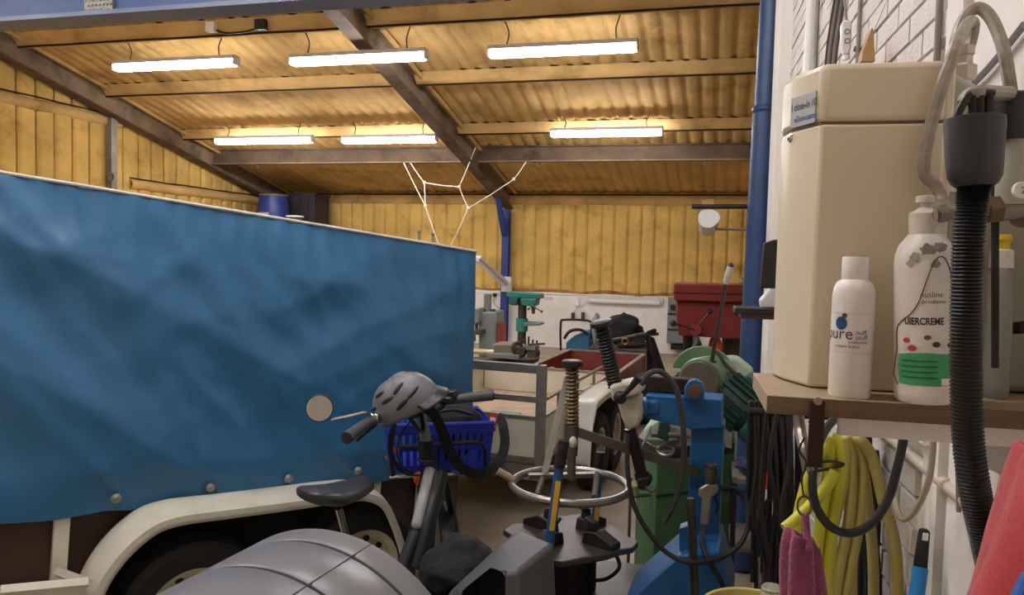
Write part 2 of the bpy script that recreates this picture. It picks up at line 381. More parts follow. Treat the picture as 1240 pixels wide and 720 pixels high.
spec = [((140, 79), (287, 75), 8.3, 'ceiling fluorescent lamp nearest the left gable wall in the front row'),
        ((353, 72), (517, 67), 8.3, 'ceiling fluorescent lamp crossing under the steel rafter in the front row'),
        ((592, 63), (773, 55), 8.3, 'ceiling fluorescent lamp in the front row, in the bay beside the round blue column'),
        ((262, 170), (379, 168), 11.25, 'ceiling fluorescent lamp close to the left gable wall above the dark girder'),
        ((415, 169), (529, 167), 11.25, 'ceiling fluorescent lamp above the girder ending at the steel rafter'),
        ((667, 162), (803, 157), 11.25, 'ceiling fluorescent lamp above the girder in the bay beside the round blue column')]
for i, (pa, pb, Y, lb) in enumerate(spec):
    c, L = lampspan(pa, pb, Y); H = max(hang(c), .05)
    d = [(-L*.38, ((0, 0), (.03, H*.5), (-.02, H))), (L*.36, ((0, 0), (-.01, H*.5), (.03, H)))]
    lamp(c, L, lb, d)
# more lamps of this kind, added out of view to brighten the foreground
for y, xs3 in ((2.7, (-7.0, -4.2, -1.4)), (.9, (-7.0, -4.2, -1.4))):
    for x in xs3:
        z = 4.1; hh = roof(y)-z-.1
        lamp(V((x, y, z)), 1.6, 'added ceiling fluorescent lamp out of view, brightening the foreground', [(-.5, ((0, 0), (0, hh*.5), (0, hh))), (.5, ((0, 0), (0, hh*.5), (0, hh)))])
# junction boxes with a loose cable on the first purlin
yj = 8.33
for (x, y, w, h), mt, lb in (((256, 33, 12, 12), whitepl, 'small pale junction box on the front purlin'), ((316, 30, 14, 12), black_p, 'dark socket box on the front purlin')):
    c = at(x, y, Y=yj-.12); s = .0092
    t = thing('junction_box', lb, 'junction box', c)
    MB().box(c, (w*s*1.1, .08, h*s*1.1)).build('case', mt, t, bev=.008)
    MB().cyl(c+V((0, -.04, 0)), c+V((0, -.05, 0)), .03, n=12).build('cover', mt, t)
MB().tube([at(260, 36, Y=yj-.1), at(275, 40, Y=yj-.1), at(300, 38, Y=yj-.1), at(313, 33, Y=yj-.1)], .014, 6).build('power_cable', black_p, label='black cable drooping between two boxes on the purlin', cat='cable')
# small hooks under the girder
for i, px in enumerate((304, 312, 488, 494, 648, 654, 853, 861)):
    c = at(px, 196, Y=YG); c.z = ZG-.17
    MB().torus(c, (0, 1, 0), .035, .007, 14, 6).build('cable_hook', soot, label='small ring hook under the girder '+('near the left gable wall', 'holding the white cords', 'where a single white cord ends', 'near the round blue column')[i//2], cat='hook', group='ring hooks under the girder')
# strings with knots
strm = M('string', 'efe6d2', .8, var=.03)
Ys = YG-.05
def sp(x, y, Y=12.2): return at(x, y, Y=Y)
net = thing('rope_net', 'white cords knotted together and hung from the dark girder', 'rope', sp(540, 250))
k = {'a': (489, 197), 'b': (497, 197), 'n1': (514, 221), 'n2': (515, 249), 'n3': (556, 226), 'n4': (567, 252), 'top': (576, 178), 'h': (637, 196), 'e1': (531, 295), 'e2': (546, 297), 'm': (622, 217)}
for i, (s, e) in enumerate((('a', 'n2'), ('b', 'n1'), ('n1', 'n2'), ('n1', 'n3'), ('n3', 'top'), ('n3', 'n4'), ('n4', 'm'), ('m', 'h'), ('n2', 'e1'), ('n4', 'e2'))):
    A, B = sp(*k[s]), sp(*k[e]); md = (A+B)/2-V((0, 0, .012)); MB().tube([A, md, B], .0085, 5, 3).build('cord', strm, net)
for s in ('n1', 'n2', 'n3', 'n4', 'm'): MB().ell(sp(*k[s]), (.03, .03, .03), None, 10, 8).build('knot', strm, net)
# lamp on an arm beside the far column
a, c = at(577, 311, d=12.9), at(611, 342, Y=YB-.36)
t = thing('arm_lamp', 'unlit white fluorescent lamp slanting out from the slim dark blue column', 'lamp', c)
MB().beam(a, c, .16, .06).build('housing', lampw, t, bev=.01)
MB().beam(a-V((0, 0, .05)), c-V((0, 0, .05)), .1, .05).build('diffuser', M('clear_pl', 'd9d6d0', .25, var=.02), t, bev=.02)
MB().box(c+V((.04, .006, -.03)), (.2, .1, .3)).build('bracket', lampw, t, bev=.01)
# unlit lamp along the back wall
a, c = at(711, 362, Y=YB-.12), at(803, 367, Y=YB-.12)
t = thing('wall_lamp', 'unlit white fluorescent lamp along the top of the white back wall', 'lamp', (a+c)/2)
MB().lohi((a.x, YB-.12, a.z-.06), (c.x, YB-.06, a.z+.08)).build('housing', lampw, t, bev=.01)
MB().cyl((a.x+.05, YB-.15, a.z-.02), (c.x-.05, YB-.15, a.z-.02), .045, n=14).build('diffuser', whitepl, t)
# fluorescent lamp seen end-on under a dark arm at the column
t = thing('bracket_lamp', 'frosted lamp hung under a dark steel arm from the round column', 'lamp', at(857, 287, Y=4.75))
MB().cyl(at(838, 250, Y=4.7), at(912, 250, Y=4.7), .014, n=10).build('arm', black_m, t)
MB().cyl(at(866, 277, Y=4.75), at(912, 278, Y=4.75), .008, n=8).build('stay', sootl, t)
f0, f1 = at(858, 263, Y=4.7), at(857, 275, Y=5.5)
fr = M('frosted', 'e8e8e4', .35, var=.05)
x, y, d = frame(f1-f0)
def fn(u, v):
    ang = 2*PI*u; c = f0.lerp(f1, v); s = 1+.0*v
    return c+V((.063*math.cos(ang)*(1+.06*math.cos(3*ang)), 0, .055*math.sin(ang)*(1-.12*math.sin(ang))))
q = MB().grid(fn, 20, 6, True); q.f += [tuple(range(19, -1, -1)), tuple(range(120, 140))]
q.build('diffuser', fr, t)
MB().box(at(857, 247, Y=4.72), (.07, .05, .05)).build('clamp', M('cardboard', 'b08d5c', .8), t)
# ================================================================ covered trailer (blue tarpaulin)
tarp_m = M('tarpaulin', '2f6b96', .4, var=.1, scale=1.6, bump=.12, bscale=14, dirt='2a557a', damt=.5, dscale=1.4)
cream = M('cream_paint', 'd9d4c2', .55, var=.12, scale=6, dirt='9d927c', damt=.55, dscale=4)
ply = M('brown_ply', '4a3328', .6, var=.3, scale=5, dirt='2a1c15', damt=.5)
tyre = M('tyre', '1d1d1d', .75, var=.25, scale=20, bump=.3, bscale=80)
rimm = M('rim_cream', 'c9c1a6', .5, var=.15, scale=12)
dL, dR = 2.9, 4.25
TL, BL, TR, BR_ = at(0, 209, d=dL), at(0, 628, d=dL), at(573, 304, d=dR), at(564, 566, d=dR)
ux = (BR_-BL); Ls = ux.length; ux.normalize()
un = V((ux.y, -ux.x, 0)).normalized()                  # out of the side, towards the camera
uz = un.cross(ux)*-1
if uz.z < 0: uz = -uz
tr = thing('covered_trailer', 'long box trailer under a blue tarpaulin with pale fenders', 'trailer', fl(BL.lerp(BR_, .3)))
ext = -.62                                             # the trailer goes on past the picture's edge
def side(u, v):                                        # u along, v up
    B_ = BL.lerp(BR_, u); T_ = TL.lerp(TR, u); return B_.lerp(T_, v)
def wr_(u, v):
    s = u*Ls; h = v*1.3
    w = 0
    for k, (ang, fq, am, sd) in enumerate(((.9, 2.6, .034, 1), (1.15, 5.5, .015, 5), (.55, 2.0, .026, 9), (-.5, 3.6, .012, 14), (1.3, 9, .005, 20))):
        c, q = math.cos(ang), math.sin(ang)
        w += am*(1-2*abs(noise.noise(V((fq*(s*q+h*c), fq*.35*(s*c-h*q), sd)))))
    fade = min(1, (1-v)*4+.15)*min(1, v*5+.35)*min(1, max(0, 1-u)*7+.12)
    w = w*fade+.004*v**3*math.sin(2*PI*(s/.11+1.5*noise.noise(V((s*1.5, h*1.2, 31)))))+.0035*(1-2*abs(noise.noise(V((s*9+h*7, h*3-s*2, 44)))))*min(1, max(0, 1-u)*7+.12)
    return w
nu, nv = 170, 76
mb = MB()
def tp(u, v):
    uu = ext+(1-ext)*u; p = side(uu, v)
    if uu > .985: pass
    sag = -.012*math.sin(PI*((uu*6.3) % 1.0))*(1-min(1, v*12))
    return p+un*(.03+wr_(uu, v))+uz*sag
mb.grid(tp, nu, nv)
wdt = 1.45                                             # trailer width, going back from the side in view
def roofp(u, v):
    uu = ext+(1-ext)*u; return side(uu, 1)+un*(.03+wr_(uu, 1)*(1-min(1, v*8))-v*(wdt+.06))+V((0, 0, .05*math.sin(PI*v)))
mb.grid(roofp, nu, 10)
mb.grid(lambda u, v: side(1, v)+un*(.03+wr_(1, v)*(1-min(1, u*8))-u*(wdt+.06))+ux*(.012*nz(u*6, v*5)), 14, nv)
mb.grid(lambda u, v: side(ext, v)+un*(.03-u*(wdt+.06)), 6, 12)
mb.grid(lambda u, v: side(ext+(1-ext)*u, v)-un*(wdt+.03), 30, 12)
tarp = mb.build('tarpaulin', tarp_m, tr, label='creased blue tarpaulin cover', smooth=70)
MB().tube([side(ext+(1-ext)*i/40, 1)+un*(.036+wr_(ext+(1-ext)*i/40, 1)) for i in range(41)], .007, 6, 1).build('hem_piping', M('piping', 'e5dfd0', .6), tarp)
for px, py in ((138, 600), (251, 587), (346, 577), (428, 567)):
    c = onp(px, py, BL+un*.035, un); c = c+un*max(-.02, wr_((c-BL).dot(ux)/Ls, .05))
    MB().lathe([(.006, 0), (.02, .004), (.02, .01), (.01, .018), (.009, .024)], c, un, 16).torus(c+un*.01, un, .016, .004, 16, 6).build('eyelet_knob', galv, tarp)
for px in (513.5, 537):                                # pins standing on the ridge
    u_ = (px)/573; c = side(u_, 1)-un*.2
    MB().cyl(c-V((0, 0, .02)), c+V((0, 0, .07)), .007, n=8).ell(c+V((0, 0, .075)), (.012, .012, .01), None, 8, 6).build('roof_pin', galv, tr)
# body side below the tarp
hb = .42
def sd(s, n, h): return BL+ux*s+un*n+uz*h
s0, s1 = ext*Ls, Ls-.03
MB().prism([sd(s0, -.02, .08), sd(s1, -.02, .08), sd(s1, -.02, -hb+.05), sd(s0, -.02, -hb+.05)], -un*.03).build('side_board', ply, tr)
MB().prism([sd(s0, 0, -.30), sd(s1, 0, -.30), sd(s1, 0, -.38), sd(s0, 0, -.38)], -un*.07).build('bottom_rail', cream, tr, bev=.004)
MB().prism([sd(s0, -.05, -.40), sd(s1, -.05, -.40), sd(s1, -.05, -.5), sd(s0, -.05, -.5)], -un*.07).build('chassis_beam', M('chassis', '7d7464', .6, .2, var=.3, dirt='3b342b', damt=.6), tr)
MB().prism([sd(s0, 0, -.3), sd(s1, 0, -.3), sd(s1, -wdt, -.3), sd(s0, -wdt, -.3)], uz*.03).build('bed_floor', ply, tr)
for px, w in ((75, .055), (455, .05), (511, .045)):
    c = onp(px, 640 if px < 100 else 600, BL+un*.03, un); s = (c-BL).dot(ux)
    MB().prism([sd(s-w/2, .035, .03), sd(s+w/2, .035, .03), sd(s+w/2, .035, -.42), sd(s-w/2, .035, -.42)], -un*.04).build('side_post', cream, tr, bev=.004)
# step frame at the left
q = [onp(0, 715, BL+un*.36, un), onp(106, 705, BL+un*.36, un), onp(70, 692, BL+un*.06, un)]
MB().tube([q[0], q[1]], .02, 4, 0).tube([q[1], q[2]], .02, 4, 0).build('step_frame', cream, tr)
MB().prism([onp(0, 716, BL+un*.36, un), onp(104, 708, BL+un*.36, un), onp(104, 730, BL+un*.36, un), onp(0, 740, BL+un*.36, un)], -un*.03).build('step_plate', cream, tr)
# fender : strip between the body side and the outer lip
fin = [(84, 760), (96, 700), (122, 655), (160, 620), (195, 606), (250, 599), (320, 591), (395, 582), (418, 582), (438, 592), (450, 615), (460, 645), (466, 680)]
fpt = []
for i, (px, py) in enumerate(fin):
    c = onp(px, py, BL+un*.04, un); fpt.append(((c-BL).dot(ux), (c-BL).dot(uz)))
sm = cr([V((a, h, 0)) for a, h in fpt], 5)
FO = .25
def fend(u, v):
    p = sm[min(len(sm)-1, round(u*(len(sm)-1)))]; n = .04+FO*min(1, v/.8); drop = -.035*max(0, (v-.8)/.2)
    i = round(u*(len(sm)-1)); t = (sm[min(i+1, len(sm)-1)]-sm[max(i-1, 0)]).normalized(); nn = V((-t.y, t.x, 0))
    bulge = .02*math.sin(PI*min(1, v/.8)); p = p+nn*(bulge+drop); return sd(p.x, n, p.y)
MB().grid(fend, len(sm)-1, 10).build('fender', cream, tr, label='pale dented tandem fender', smooth=60, solid=.006)
MB().prism([sd(p.x, .035, p.y-.01) for p in sm[::3]], -un*.01).build('wheel_well', M('well_dark', '191614', .9), tr)
def wheel(c, ax, R, w, rr, parent, name='wheel', rm=None):
    rm = rm or rimm; ax = V(ax).normalized(); c = V(c)
    t_ = MB().lathe([(rr, -w*.42), (rr+.03, -w*.5), (R*.88, -w*.52), (R*.97, -w*.42), (R, -w*.25), (R, w*.25), (R*.97, w*.42), (R*.88, w*.52), (rr+.03, w*.5), (rr, w*.42), (rr-.01, 0), (rr, -w*.42)], c, ax, 40, cap=False).build(name, tyre, parent)
    r_ = MB().lathe([(.02, w*.02), (rr*.45, w*.02), (rr*.55, w*.12), (rr*.85, w*.05), (rr*.9, w*.36), (rr+.012, w*.44), (rr+.012, w*.38), (rr*.9, w*.2), (rr*.5, -.02), (.02, -.02)], c, ax, 32).build('rim', rm, t_)
    x, y, d = frame(ax); h = MB(); 
    for i in range(10):
        a = 2*PI*i/10; h.cyl(c+(x*math.cos(a)+y*math.sin(a))*rr*.72+ax*w*.06, c+(x*math.cos(a)+y*math.sin(a))*rr*.72+ax*w*.12, rr*.085, n=10)
    h.build('rim_holes', black_p, t_)
    MB().lathe([(rr*.22, w*.05), (rr*.22, w*.2), (rr*.1, w*.26)], c, ax, 16).build('hub', rm, t_)
    return t_
for px in (222, 428):
    c = onp(px, 742 if px < 300 else 690, BL+un*.17, un); s = (c-BL).dot(ux)
    cc = sd(s, .15, 0); cc.z = .30
    wheel(cc, un, .31, .17, .19, tr)
    MB().cyl(cc-un*.1, cc-un*(wdt+.25), .025, n=10).build('axle', black_m, tr)
    wheel(cc-un*(wdt+.3), -un, .31, .17, .19, tr)
# coupling at the far end
MB().beam(sd(Ls-.1, -wdt/2, -.44), sd(Ls+.4, -wdt/2, -.46), .08, .08).build('drawbar', galv, tr)
pj = sd(Ls+.3, -wdt/2-.08, 0)
MB().cyl(fl(pj, .1), fl(pj, .75), .025, n=12).build('jockey_post', galv, tr)
MB().cyl(fl(pj, .1)-ux*.0+un*.03, fl(pj, .1)-un*.03, .1, n=20).build('jockey_wheel', tyre, tr)
# ================================================================ open cream trailer with a galvanised frame
bedw = M('bed_wood', 'c7a98c', .7, var=.25, scale=4, dirt='8c6e54', damt=.6, dscale=6, bump=.2)
creamb = M('cream_board', 'e2dcc4', .5, var=.08, scale=5, dirt='b6ab8a', damt=.4)
A0 = at(655, 553, d=5.2); A1 = at(738, 454, d=7.2); A1.z = A0.z
ty = fl(A1)-fl(A0); LT = 2.25; ty.normalize(); tx = V((-ty.y, ty.x, 0))   # tx to the left
ZB = A0.z
ct = thing('flatbed_trailer', 'open trailer with cream side boards and galvanised end frame', 'trailer', fl(A0))
def tp3(x, y, z): return fl(A0)+tx*x+ty*y+V((0, 0, z))
WT = 1.32; HS = .25
def slab(x0, x1, y0, y1, z0, z1):
    return MB().add([tp3(x, y, z) for x in (x0, x1) for y in (y0, y1) for z in (z0, z1)], [(0, 1, 3, 2), (4, 6, 7, 5), (0, 4, 5, 1), (2, 3, 7, 6), (0, 2, 6, 4), (1, 5, 7, 3)])
slab(.02, WT-.02, .02, LT-.02, ZB, ZB+.025).build('bed_floor', bedw, ct)
for nm, a in (('side_board', (0, .022, .03, LT-.03)), ('side_board', (WT-.022, WT, .03, LT-.03)), ('end_board', (.03, WT-.03, LT-.03, LT-.008)), ('tail_board', (.03, WT-.03, 0, .022))):
    s = slab(*a, ZB-.02, ZB+HS).build(nm, creamb, ct, bev=.002)
    z = ZB+HS
    slab(a[0]-.008, a[1]+.008, a[2]-.008, a[3]+.008, z, z+.022).build('top_rail', galv, s)
    slab(a[0]-.008, a[1]+.008, a[2]-.008, a[3]+.008, ZB-.05, ZB-.01).build('bottom_rail', galv, s)
for x, y in ((.0, .0), (WT, 0), (0, LT), (WT, LT), (0, LT*.66), (WT, LT*.66), (0, LT*.5), (WT*.45, LT)):
    slab(x-.022, x+.022, y-.022, y+.022, ZB-.05, ZB+HS+.03).build('stake', galv, ct)
zt = at(655, 440, d=5.2).z
for x in (.0, WT): slab(x-.03, x+.03, -.06, -.0, ZB-.06, zt).build('frame_post', galv, ct, bev=.004)
slab(0, WT, -.055, -.005, zt-.06, zt).build('frame_rail', galv, ct, bev=.004)
zm = at(640, 482, d=5.2).z
slab(0, WT, -.05, -.01, zm-.02, zm+.02).build('frame_rail', galv, ct)
for y in (0.4, .95, 1.5): slab(-.01, .01, y-.01, y+.01, ZB+HS, ZB+HS+.12).build('rail_post', galv, ct)
MB().tube([tp3(0, .1, ZB+HS+.13), tp3(0, LT*.8, ZB+HS+.13)], .013, 8, 0).build('hand_rail', galv, ct)
slab(-.0, WT, -.03, .1, ZB-.16, ZB-.06).build('rear_beam', galv, ct)
slab(.1, .18, 0, LT, ZB-.14, ZB-.05).build('chassis_beam', galv, ct); slab(WT-.18, WT-.1, 0, LT, ZB-.14, ZB-.05).build('chassis_beam', galv, ct)
MB().cyl(tp3(-.012, .35, ZB+.14), tp3(-.02, .35, ZB+.14), .03, n=16).build('reflector', M('reflector', 'a8662c', .3), ct)
# fender and tandem wheels on the right side
yc = [.92, 1.54]; WR = .3
for y in yc:
    wheel(tp3(-.14, y, WR), -tx, WR, .16, .18, ct, rm=M('rim_silver', 'b9b5ac', .35, .6))
    wheel(tp3(WT+.14, y, WR), tx, WR, .16, .18, ct, rm=M('rim_silver', 'b9b5ac', .35, .6))
    MB().cyl(tp3(-.1, y, WR), tp3(WT+.1, y, WR), .025, n=10).build('axle', black_m, ct)
white_f = M('white_fender', 'dedad0', .35, var=.06, dirt='a8a294', damt=.4)
fp = [(.55, .27), (.58, .5), (.68, .66), (.82, .72), (1.62, .72), (1.8, .66), (1.88, .5), (1.9, .3)]
fs = cr([V((a, h, 0)) for a, h in fp], 5)
def f2(u, v):
    p = fs[round(u*(len(fs)-1))]; return tp3(-.03-.18*min(1, v/.85), p.x, p.y-.05*max(0, (v-.85)/.15))
MB().grid(f2, len(fs)-1, 8).build('fender', white_f, ct, smooth=60, solid=.006)
for y, z, s in ((.1, .28, .05), (2.1, .5, .05)): pass
bx_ = at(601, 497, Z=ZB+.03)
tb = MB(); tb.box(V((bx_.x+.12, bx_.y-.2, ZB+.0415)), (.26, .18, .03)); tb.build('teal_tray', M('teal', '3f9a90', .5), label='flat teal tray on the bed of the cream trailer', cat='tray', bev=.006)
# ================================================================ red-brown box trailer behind
redb = M('red_board', '8d3b30', .5, var=.18, scale=4, dirt='5e2a24', damt=.5, dscale=5)
C0, C1 = at(690, 424, d=9.6), at(781, 428, d=9.3)
zr = C0.z
rx = (fl(C1)-fl(C0)).normalized(); ry = V((rx.y, -rx.x, 0))      # ry towards the camera
if ry.dot(fl(C0)) > 0: ry = -ry
WR2 = (fl(C1)-fl(C0)).length; LR = 2.0
rt_ = thing('box_trailer', 'red-brown box trailer parked behind the cream trailer', 'trailer', fl(C0))
def rp(x, y, z): return fl(C0)+rx*x+ry*y+V((0, 0, z))
def rslab(x0, x1, y0, y1, z0, z1):
    return MB().add([rp(x, y, z) for x in (x0, x1) for y in (y0, y1) for z in (z0, z1)], [(0, 1, 3, 2), (4, 6, 7, 5), (0, 4, 5, 1), (2, 3, 7, 6), (0, 2, 6, 4), (1, 5, 7, 3)])
hr = .42
rslab(0, WR2, 0, .02, zr-hr, zr).build('end_board', redb, rt_)
rslab(-.0, .02, 0, LR*.9, zr-hr, zr).build('side_board', redb, rt_)
rslab(WR2-.02, WR2, 0, LR*.9, zr-hr, zr).build('side_board', redb, rt_)
rslab(0, WR2, 0, LR*.9, zr-hr-.02, zr-hr).build('bed_floor', redb, rt_)
for a in ((-.015, WR2+.015, -.01, .025), (WR2-.03, WR2+.012, 0, LR*.9), (-.012, .03, 0, LR*.9)): rslab(*a, zr, zr+.02).build('top_rail', galv, rt_)
for x in (0, WR2): rslab(x-.02, x+.02, -.02, .02, zr-hr-.05, zr).build('corner_post', galv, rt_)
for s, x in ((-1, -.15), (1, WR2+.15)): wheel(rp(x, LR*.45, .28), rx*s, .28, .15, .17, rt_)
MB().cyl(rp(-.1, LR*.45, .28), rp(WR2+.1, LR*.45, .28), .03, n=8).build('axle', black_m, rt_)
# ================================================================ machines by the back wall
teal = M('teal_machine', '2f8278', .45, var=.15, dirt='1d4d48', damt=.4)
mgrey = M('machine_grey', '7f8784', .5, var=.15, dirt='4d4f4b', damt=.5, dscale=6)
iron = M('cast_iron', '57514a', .5, .5, var=.3, scale=8, dirt='2e2923', damt=.6)
rust = M('brown_iron', '4c3a31', .55, .4, var=.3)
def px(d): return d/FPX
# pillar drill
d = 10.6; c = at(632, 400, d=d); k = px(d); t = thing('pillar_drill', 'teal pillar drill standing by the white back wall', 'drill', fl(c))
q = at(632, 362, d=d)
MB().prism([at(613, 353, d=d), at(653, 356, d=d), at(653, 362, d=d), at(617, 360, d=d), at(613, 358, d=d)], V((0, .3, 0))).build('belt_cover', teal, t, bev=.01)
MB().prism([at(630, 361, d=d-.05), at(649, 362, d=d-.05), at(647, 371, d=d-.05), at(632, 370, d=d-.05)], V((0, .28, 0))).build('head', teal, t, bev=.015)
MB().prism([at(615, 359, d=d), at(628, 360, d=d), at(626, 370, d=d), at(616, 369, d=d)], V((0, .2, 0))).build('motor', M('teal_dark', '235f5a', .5), t, bev=.02)
cc = at(632, 400, d=d+.1)
MB().cyl(fl(cc, .06), fl(cc, q.z), .06, n=16).build('column', rust, t)
MB().box(fl(cc, .03), (.42, .5, .06)).build('foot', iron, t, bev=.01)
a = at(646, 371, d=d-.05); MB().cyl(a, a-V((0, 0, .1)), .035, .02, n=12).build('chuck', iron, t)
for e in ((656, 377), (640, 374)): MB().cyl(at(644, 370, d=d-.1), at(*e, d=d-.25), .008, n=6).ell(at(*e, d=d-.25), (.018,)*3, None, 8, 6).build('feed_handle', iron, t)
a = at(632, 393, d=d+.1); MB().cyl(a-V((0, 0, .09)), a+V((0, 0, .09)), .085, n=16).build('table_clamp', teal, t)
MB().prism([at(634, 390, d=d), at(654, 391, d=d), at(654, 394, d=d), at(634, 395, d=d)], V((0, .25, 0))).build('table', M('teal_grey', '6d8a83', .5), t, bev=.008)
# milling machine
d = 11.2; c = at(590, 400, d=d); t = thing('milling_machine', 'grey upright milling machine behind the lathe', 'machine', fl(c))
MB().prism([at(579, 378, d=d), at(601, 377, d=d), at(602, 432, d=d), at(579, 432, d=d)], V((0, .45, 0))).build('body', mgrey, t, bev=.03)
MB().prism([at(579, 432, d=d)-V((.05, .1, 0)), at(603, 432, d=d)+V((.05, -.1, 0)), fl(at(603, 432, d=d)+V((.05, -.1, 0))), fl(at(579, 432, d=d)-V((.05, .1, 0)))], V((0, .6, 0))).build('base', mgrey, t, bev=.02)
MB().prism([at(602, 392, d=d), at(606, 391, d=d), at(606, 428, d=d), at(602, 428, d=d)], V((0, .3, 0))).build('red_guard', M('red_guard', 'a33327', .5), t)
MB().prism([at(573, 374, d=d-.15), at(580, 373, d=d-.15), at(580, 391, d=d-.15), at(574, 392, d=d-.15)], V((0, .3, 0))).build('milling_head', mgrey, t, bev=.02)
MB().cyl(at(577, 391, d=d), at(577, 398, d=d), .03, .02, n=10).build('spindle', iron, t)
MB().prism([at(567, 400, d=d-.2), at(583, 399, d=d-.2), at(583, 405, d=d-.2), at(567, 406, d=d-.2)], V((0, .3, 0))).build('table', iron, t, bev=.01)
MB().lohi(at(588, 378, d=d+.15)+V((-.03, 0, 0)), at(592, 356, d=d+.15)+V((.02, .08, 0))).build('mast', mgrey, t)
for e in (585, 597): MB().cyl(at(e, 378, d=d+.1), at(e, 374, d=d+.1), .04, n=10).build('motor_boss', iron, t)
MB().cyl(at(572, 408, d=d-.3), at(576, 408, d=d-.3), .06, n=14).build('handwheel', iron, t)
# lathe
d = 9.0; t = thing('lathe', 'low metal lathe with a chuck behind the cream trailer', 'lathe', fl(at(612, 430, d=d)))
MB().prism([at(556, 436, d=d), at(646, 436, d=d), at(644, 442, d=d), at(556, 444, d=d)], V((0, .35, 0))).build('bed', iron, t, bev=.01)
for x in (566, 618): a = at(x, 440, d=d+.1); MB().lohi(fl(a)-V((.12, .1, 0)), a+V((.12, .2, 0))).build('stand', mgrey, t)
MB().cyl(at(556, 424, d=d), at(598, 426, d=d), .03, n=14).build('work_bar', M('bright_bar', 'd8c9a0', .3, .6), t)
MB().prism([at(596, 416, d=d), at(622, 416, d=d), at(622, 434, d=d), at(596, 434, d=d)], V((0, .3, 0))).build('saddle', M('saddle', '8a8170', .5, .3), t, bev=.02)
a = at(626, 421, d=d-.1); MB().torus(a, (1, -1, 0), .06, .022, 20, 8).build('chuck_ring', iron, t)
for i, (x, y, w, h) in enumerate(((632, 424, 12, 10), (641, 420, 20, 6), (646, 428, 12, 8), (612, 430, 40, 6))):
    MB().box(at(x, y, d=d), (w*px(d), .2, h*px(d))).build('tool_post', (iron, mgrey)[i % 2], t, bev=.01)
for x, h in ((636, 7), (640, 10), (645, 6), (650, 5)): a = at(x, 417, d=d); MB().cyl(a, a+V((0, 0, h*px(d))), .012, n=8).build('tool_bit', iron, t)
MB().cyl(at(640, 417, d=d-.1), at(660, 416, d=d-.1), .012, n=8).build('lever', iron, t)
# wall trunking, sockets and plugs on the white wall
yw = YB-.07
MB().cyl(at(568, 354, Y=yw), at(716, 357, Y=yw), .014, n=8).build('conduit', whitepl, label='thin white conduit along the top of the white back wall', cat='conduit')
t = thing('socket_drop', 'white wall socket with two dark plugs dangling from it', 'socket', at(699, 366, Y=yw))
MB().box(at(699, 366, Y=yw-.03), (.09, .07, .14)).build('socket_box', whitepl, t, bev=.01)
MB().tube([at(699, 359.5, Y=yw-.035), at(706, 360, Y=yw-.03), at(709, 366, Y=yw-.03), at(703, 370, Y=yw-.03), at(699, 368, Y=yw-.03)], .008, 6).build('cable_loop', whitepl, t)
for x, y, h in ((694, 381, 8), (706, 382, 11)):
    MB().tube([at(699, 371, Y=yw-.03), at((699+x)/2, 374, Y=yw-.04), at(x, y-4, Y=yw-.04)], .007, 6).build('flex', whitepl, t)
    MB().box(at(x, y+1, Y=yw-.05), (.07, .06, h*.0155)).build('plug', M('plug', '3b3b3d', .5), t, bev=.012)
t = thing('wall_socket', 'dark socket on the white wall with a looping cable behind the milling machine', 'socket', at(599, 357, Y=yw))
MB().box(at(599, 357, Y=yw-.02), (.07, .06, .07)).build('socket_box', black_p, t, bev=.01)
MB().tube([at(599, 359, Y=yw-.02), at(598, 366, Y=yw-.02), at(603, 372, Y=yw-.02), at(612, 372, Y=yw-.02)], .007, 6).build('flex', M('grey_pl', '8c8a86', .5), t)
for i, (x, y, w) in enumerate(((754, 384, 14), (664, 361, 12))):
    MB().box(at(x, y, Y=yw+.005), (w*.0155, .006, .07)).build('paper_note', M('paper_grey', 'd2cdc4', .8, var=.1), label=('pale paper strip pinned above the black coat', 'pale paper strip pinned beside the teal pillar drill')[i], cat='note')
# barrel, crates and rack in the far left corner
cr_ = at(350, 300, d=15.6)
rk = thing('storage_rack', 'tall grey storage rack in the far left corner', 'rack', V((-8.3, 14.3, 0)))
for x in (-8.95, -7.45):
    for y in (13.0, 14.75): MB().lohi((x-.03, y-.03, 0), (x+.03, y+.03, 2.06)).build('upright', grey_st, rk)
for z in (.6, 1.35, 2.06): MB().lohi((-9.0, 12.95, z), (-7.4, 14.8, z+.04)).build('deck', grey_st, rk)
bz_ = 2.1
c = at(331, 262, Y=13.6); t = thing('plastic_barrel', 'blue plastic barrel with a steel ring on the corner rack', 'barrel', V((c.x, 13.6, bz_)))
ztop = at(331, 236, Y=13.6).z; H = ztop-bz_; R = .31
MB().lathe([(R*.86, 0), (R*.97, H*.12), (R, H*.35), (R*.99, H*.65), (R*.92, H*.88), (R*.84, H*.96), (R*.84, H)], (c.x, 13.6, bz_), n=32).build('body', M('barrel_blue', '2c3f86', .4, var=.15), t)
MB().torus((c.x, 13.6, bz_+H*.985), (0, 0, 1), R*.85, .022, 36, 8).build('clamp_ring', galv, t)
MB().box((c.x-.02, 13.6-R*.985, bz_+H*.5), (.22, .02, .07)).build('label_strip', M('label_w', 'cfc9bd', .6), t)
